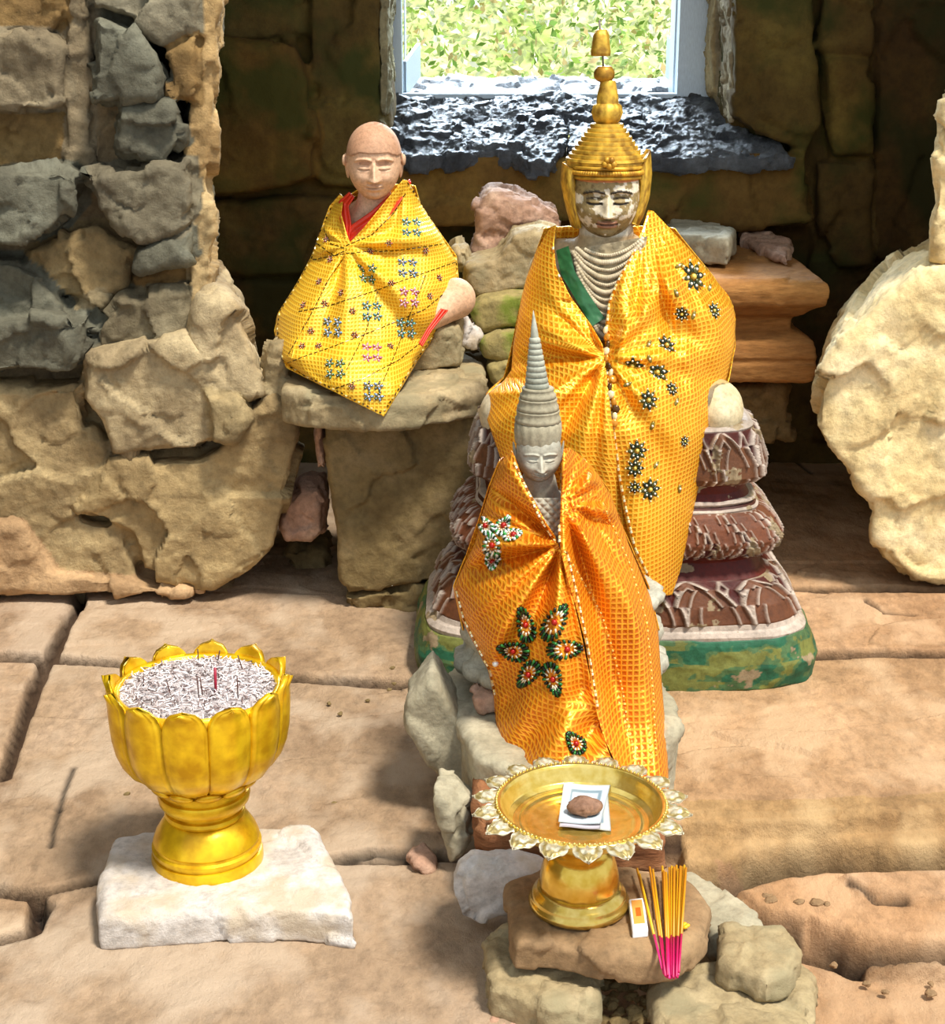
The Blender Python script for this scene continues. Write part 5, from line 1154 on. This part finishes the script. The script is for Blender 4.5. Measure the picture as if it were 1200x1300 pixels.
for k in range(NT):
    a0 = 2*math.pi*(k+.5)/NT; m = MB(); d_ = np.array([math.cos(a0), math.sin(a0), 0]); e_ = np.array([-math.sin(a0), math.cos(a0), 0]); V = []; nu, nv = 15, 14; C_ = []
    ctr = np.array([tx, ty, tz+rim_z-.002])
    for sd in (0, 1):
        for j in range(nv):
            t_ = j/(nv-1)
            for i in range(nu):
                u_ = -1+2*i/(nu-1); sc = 1-.10*abs(math.sin(t_*9)); wd = .0235*(1-t_**2.6)**.75*sc+.0008
                rad_ = .134+.040*t_-.003*abs(u_)*t_; hump = .006*math.sin(math.pi*min(1, t_*1.05))*(1-u_*u_)*.8+.0022*math.cos(u_*9)*math.cos(t_*12)
                V.append(ctr+d_*rad_+e_*u_*wd+np.array([0, 0, hump-.004*t_-(.0015 if sd else 0)])); ed = max(abs(u_), t_**2)
                C_.append((1, .98, .9) if ed > .78 or (abs(u_) < .55 and t_ < .6) else (.62, .50, .24))
    Fc = []; o1 = nu*nv
    for j in range(nv-1):
        for i in range(nu-1): a_ = j*nu+i; Fc += [[a_, a_+nu, a_+nu+1, a_+1], [o1+a_, o1+a_+1, o1+a_+nu+1, o1+a_+nu]]
        for i in (0, nu-1): a_ = j*nu+i; Fc.append([a_, a_+nu, o1+a_+nu, o1+a_])
    for i in range(nu-1): a_ = (nv-1)*nu+i; Fc.append([a_, a_+1, o1+a_+1, o1+a_])
    add('petal', V, Fc, M['silver'], dsh, np.array(C_))
# banknotes and the stone on them
zd = tz+rim_z-.0325
notes = [([(712, 1048), (716, 1004), (772, 1006), (776, 1054)], 'c8ccc8', 'pale banknote lowest in the brass tray, showing at the right'),
         ([(710, 1050), (720, 998), (768, 1000), (762, 1052)], 'c0b8c0', 'pale banknote in the middle of the pile in the brass tray'),
         ([(709, 1044), (716, 994), (775, 997), (763, 1046)], 'c4d0d8', 'pale blue and white banknote on top of the pile in the tray')]
for i, (pl, cc, lb) in enumerate(notes):
    zz_ = zd+.0025+.0028*i; C4 = [PZ(x, y, zz_) for x, y in pl]; n = 26; V = []; C_ = []
    for sd in (0, 1):
        for j in range(n):
            for k in range(n):
                u_, v_ = k/(n-1), j/(n-1); p = C4[0]*(1-u_)*(1-v_)+C4[3]*u_*(1-v_)+C4[1]*(1-u_)*v_+C4[2]*u_*v_
                V.append(p+np.array([0, 0, .0012*math.sin(u_*5+i)-(.0004 if sd else 0)]))
                ed = min(u_, 1-u_, v_, 1-v_); inn = .16 < ed < .22; q_ = math.sin(u_*30)*math.sin(v_*26) > .2 and ed > .24
                C_.append(lin('7890a0' if inn else ('98b0bc' if q_ else cc)) if i != 1 else lin('b07c98' if (inn or q_) else cc))
    Fc = []; o1 = n*n
    for j in range(n-1):
        for k in range(n-1): a_ = j*n+k; Fc += [[a_, a_+1, a_+n+1, a_+n], [o1+a_, o1+a_+n, o1+a_+n+1, o1+a_+1]]
        for k in (0, n-1): a_ = j*n+k; Fc.append([a_, a_+n, o1+a_+n, o1+a_])
    for k in range(n-1):
        for j in (0, n-1): a_ = j*n+k; Fc.append([a_, a_+1, o1+a_+1, o1+a_])
    tag(add('banknote', V, Fc, M['paint'], None, np.array(C_)), lb, 'banknote')
p = PZ(742, 1024, zd+.020); m = MB(); m.sph(p, (.027, .019, .014), nu=40, nv=28); V = m.V[0]; nn = (V-p)/np.linalg.norm(V-p, axis=1, keepdims=True)
V = V+nn*(facet(V, .02, 5, .2, .05)+.0015*fbm(V*90, 3, 1))[:, None]; M['pebb'] = stone_mat('brown pebble', '6a4a38', '9a7862', scale=20, bump=.5, fine=200, bdist=.003)
tag(add('paperweight_stone', V, m.F, M['pebb']), 'brown pebble weighing down the banknotes in the brass tray', 'stone')
# lighter, incense sticks, yellow petal
p0, p1, p2, p3 = [PZ(x, y, .128) for x, y in ((803, 1192), (823, 1190), (817, 1149), (798, 1151))]; m = MB(); hN = np.array([0, 0, .014])
lt = thing('matchbox', (p0+p2)/2, 'small white box with orange label on the brown slab beside the tray', 'matchbox')
m.hexa([p0, p1, p2, p3, p0+hN, p1+hN, p2+hN, p3+hN], lin('f2f4f8')); o = m.build('box', M['paint'], lt, False); bv = o.modifiers.new('b', 'BEVEL'); bv.width = .002; bv.segments = 2
m = MB(); i_ = lambda a_, b_: (p0*(1-a_)*(1-b_)+p1*a_*(1-b_)+p3*(1-a_)*b_+p2*a_*b_)+hN; L_ = [i_(.15, .2), i_(.85, .2), i_(.85, .93), i_(.15, .93)]
m.hexa([*[v+np.array([0, 0, -.001]) for v in L_], *[v+np.array([0, 0, .0008]) for v in L_]], lin('f0a850')); m.build('paper_label', M['paint'], lt, False)
m = MB(); L_ = [i_(.35, .42), i_(.68, .42), i_(.68, .68), i_(.35, .68)]; m.hexa([*[v+np.array([0, 0, .0002]) for v in L_], *[v+np.array([0, 0, .0012]) for v in L_]], lin('d8641c')); m.build('emblem', M['paint'], lt, False)
tops = [(809, 1103), (812, 1110), (825, 1101), (829, 1104), (841, 1100), (843, 1106), (850, 1102), (853, 1100), (856, 1101), (859, 1099), (861, 1104), (864, 1100), (866, 1101), (869, 1099), (871, 1102), (846, 1108)]
bots = [(843, 1236), (841, 1230), (845, 1239), (847, 1241), (850, 1242), (848, 1238), (852, 1242), (853, 1238), (855, 1241), (856, 1242), (858, 1237), (859, 1240), (860, 1241), (861, 1238), (862, 1234), (850, 1240)]
for i, (a_, b_) in enumerate(zip(tops, bots)):
    zt_ = .135+.004*(i % 3); p = PZ(a_[0], a_[1], zt_+.01); q_ = PZ(b_[0], b_[1], .130+.0035*(i % 3)); mid = p+(q_-p)*.66
    st = thing('incense_stick', q_, 'unburnt yellow incense stick with pink handle in the bundle on the brown slab', 'incense stick', 'bundle of yellow incense sticks')
    m = MB(); m.tube([mid, p], .0021, lin(['e8a818', 'f2bc22', 'd89010'][i % 3]), 7); m.build('incense_coating', M['paint'], st)
    m = MB(); m.tube([q_, mid], .0018, lin(['e0186a', 'f02a80', 'c8105a'][i % 3]), 7); m.build('pink_handle', M['paint'], st)
p = PZ(869, 1178, .13); m = MB()
for k in range(4): m.ell(p+np.array([.004*math.cos(k*1.6), .004*math.sin(k*1.6), .004]), [(.005, 0, .001), (0, .004, 0), (0, 0, .003)], lin('f0b818'), 8, 5)
tag(m.build('flower_petal', M['paint']), 'tiny crumpled yellow petal beside the incense sticks', 'petal')

# ================================================================== LIGHT, SKY, CAMERA
wd = bpy.data.worlds.new('sky'); bpy.context.scene.world = wd; wd.use_nodes = True; nt = wd.node_tree
bg = nt.nodes['Background']; bg.inputs[0].default_value = (.80, .90, 1.0, 1); bg.inputs[1].default_value = .95
sd = bpy.data.lights.new('sun', 'SUN'); sd.energy = 4.6; sd.angle = math.radians(10); sd.color = (1.0, .94, .84)
so = bpy.data.objects.new('sun', sd); col.objects.link(so)
dirn = Vector((-.36, .36, -1.0)).normalized(); so.rotation_euler = dirn.to_track_quat('-Z', 'Y').to_euler(); so.location = (2, -3, 6)
al = bpy.data.lights.new('daylight through window', 'AREA'); al.shape = 'RECTANGLE'; al.size = 2.0; al.size_y = 1.0; al.energy = 260; al.color = (.72, .86, 1.0)
ao = bpy.data.objects.new('window_daylight', al); col.objects.link(ao); ao.location = (.25, 7.4, 2.5); ao.rotation_euler = (Vector((.25, 5.15, 1.1))-ao.location).to_track_quat('-Z', 'Y').to_euler()
cd = bpy.data.cameras.new('camera'); co = bpy.data.objects.new('camera', cd); col.objects.link(co); bpy.context.scene.camera = co
co.location = (0, 0, H); co.rotation_euler = (math.pi/2-PITCH, 0, 0); cd.sensor_fit = 'VERTICAL'; cd.sensor_height = 36; cd.lens = F/1300*36; cd.clip_start = .05
sc = bpy.context.scene; sc.view_settings.view_transform = 'Standard'; sc.view_settings.look = 'None'; sc.view_settings.gamma = 1; sc.view_settings.use_curve_mapping = False
sc.view_settings.exposure = .3
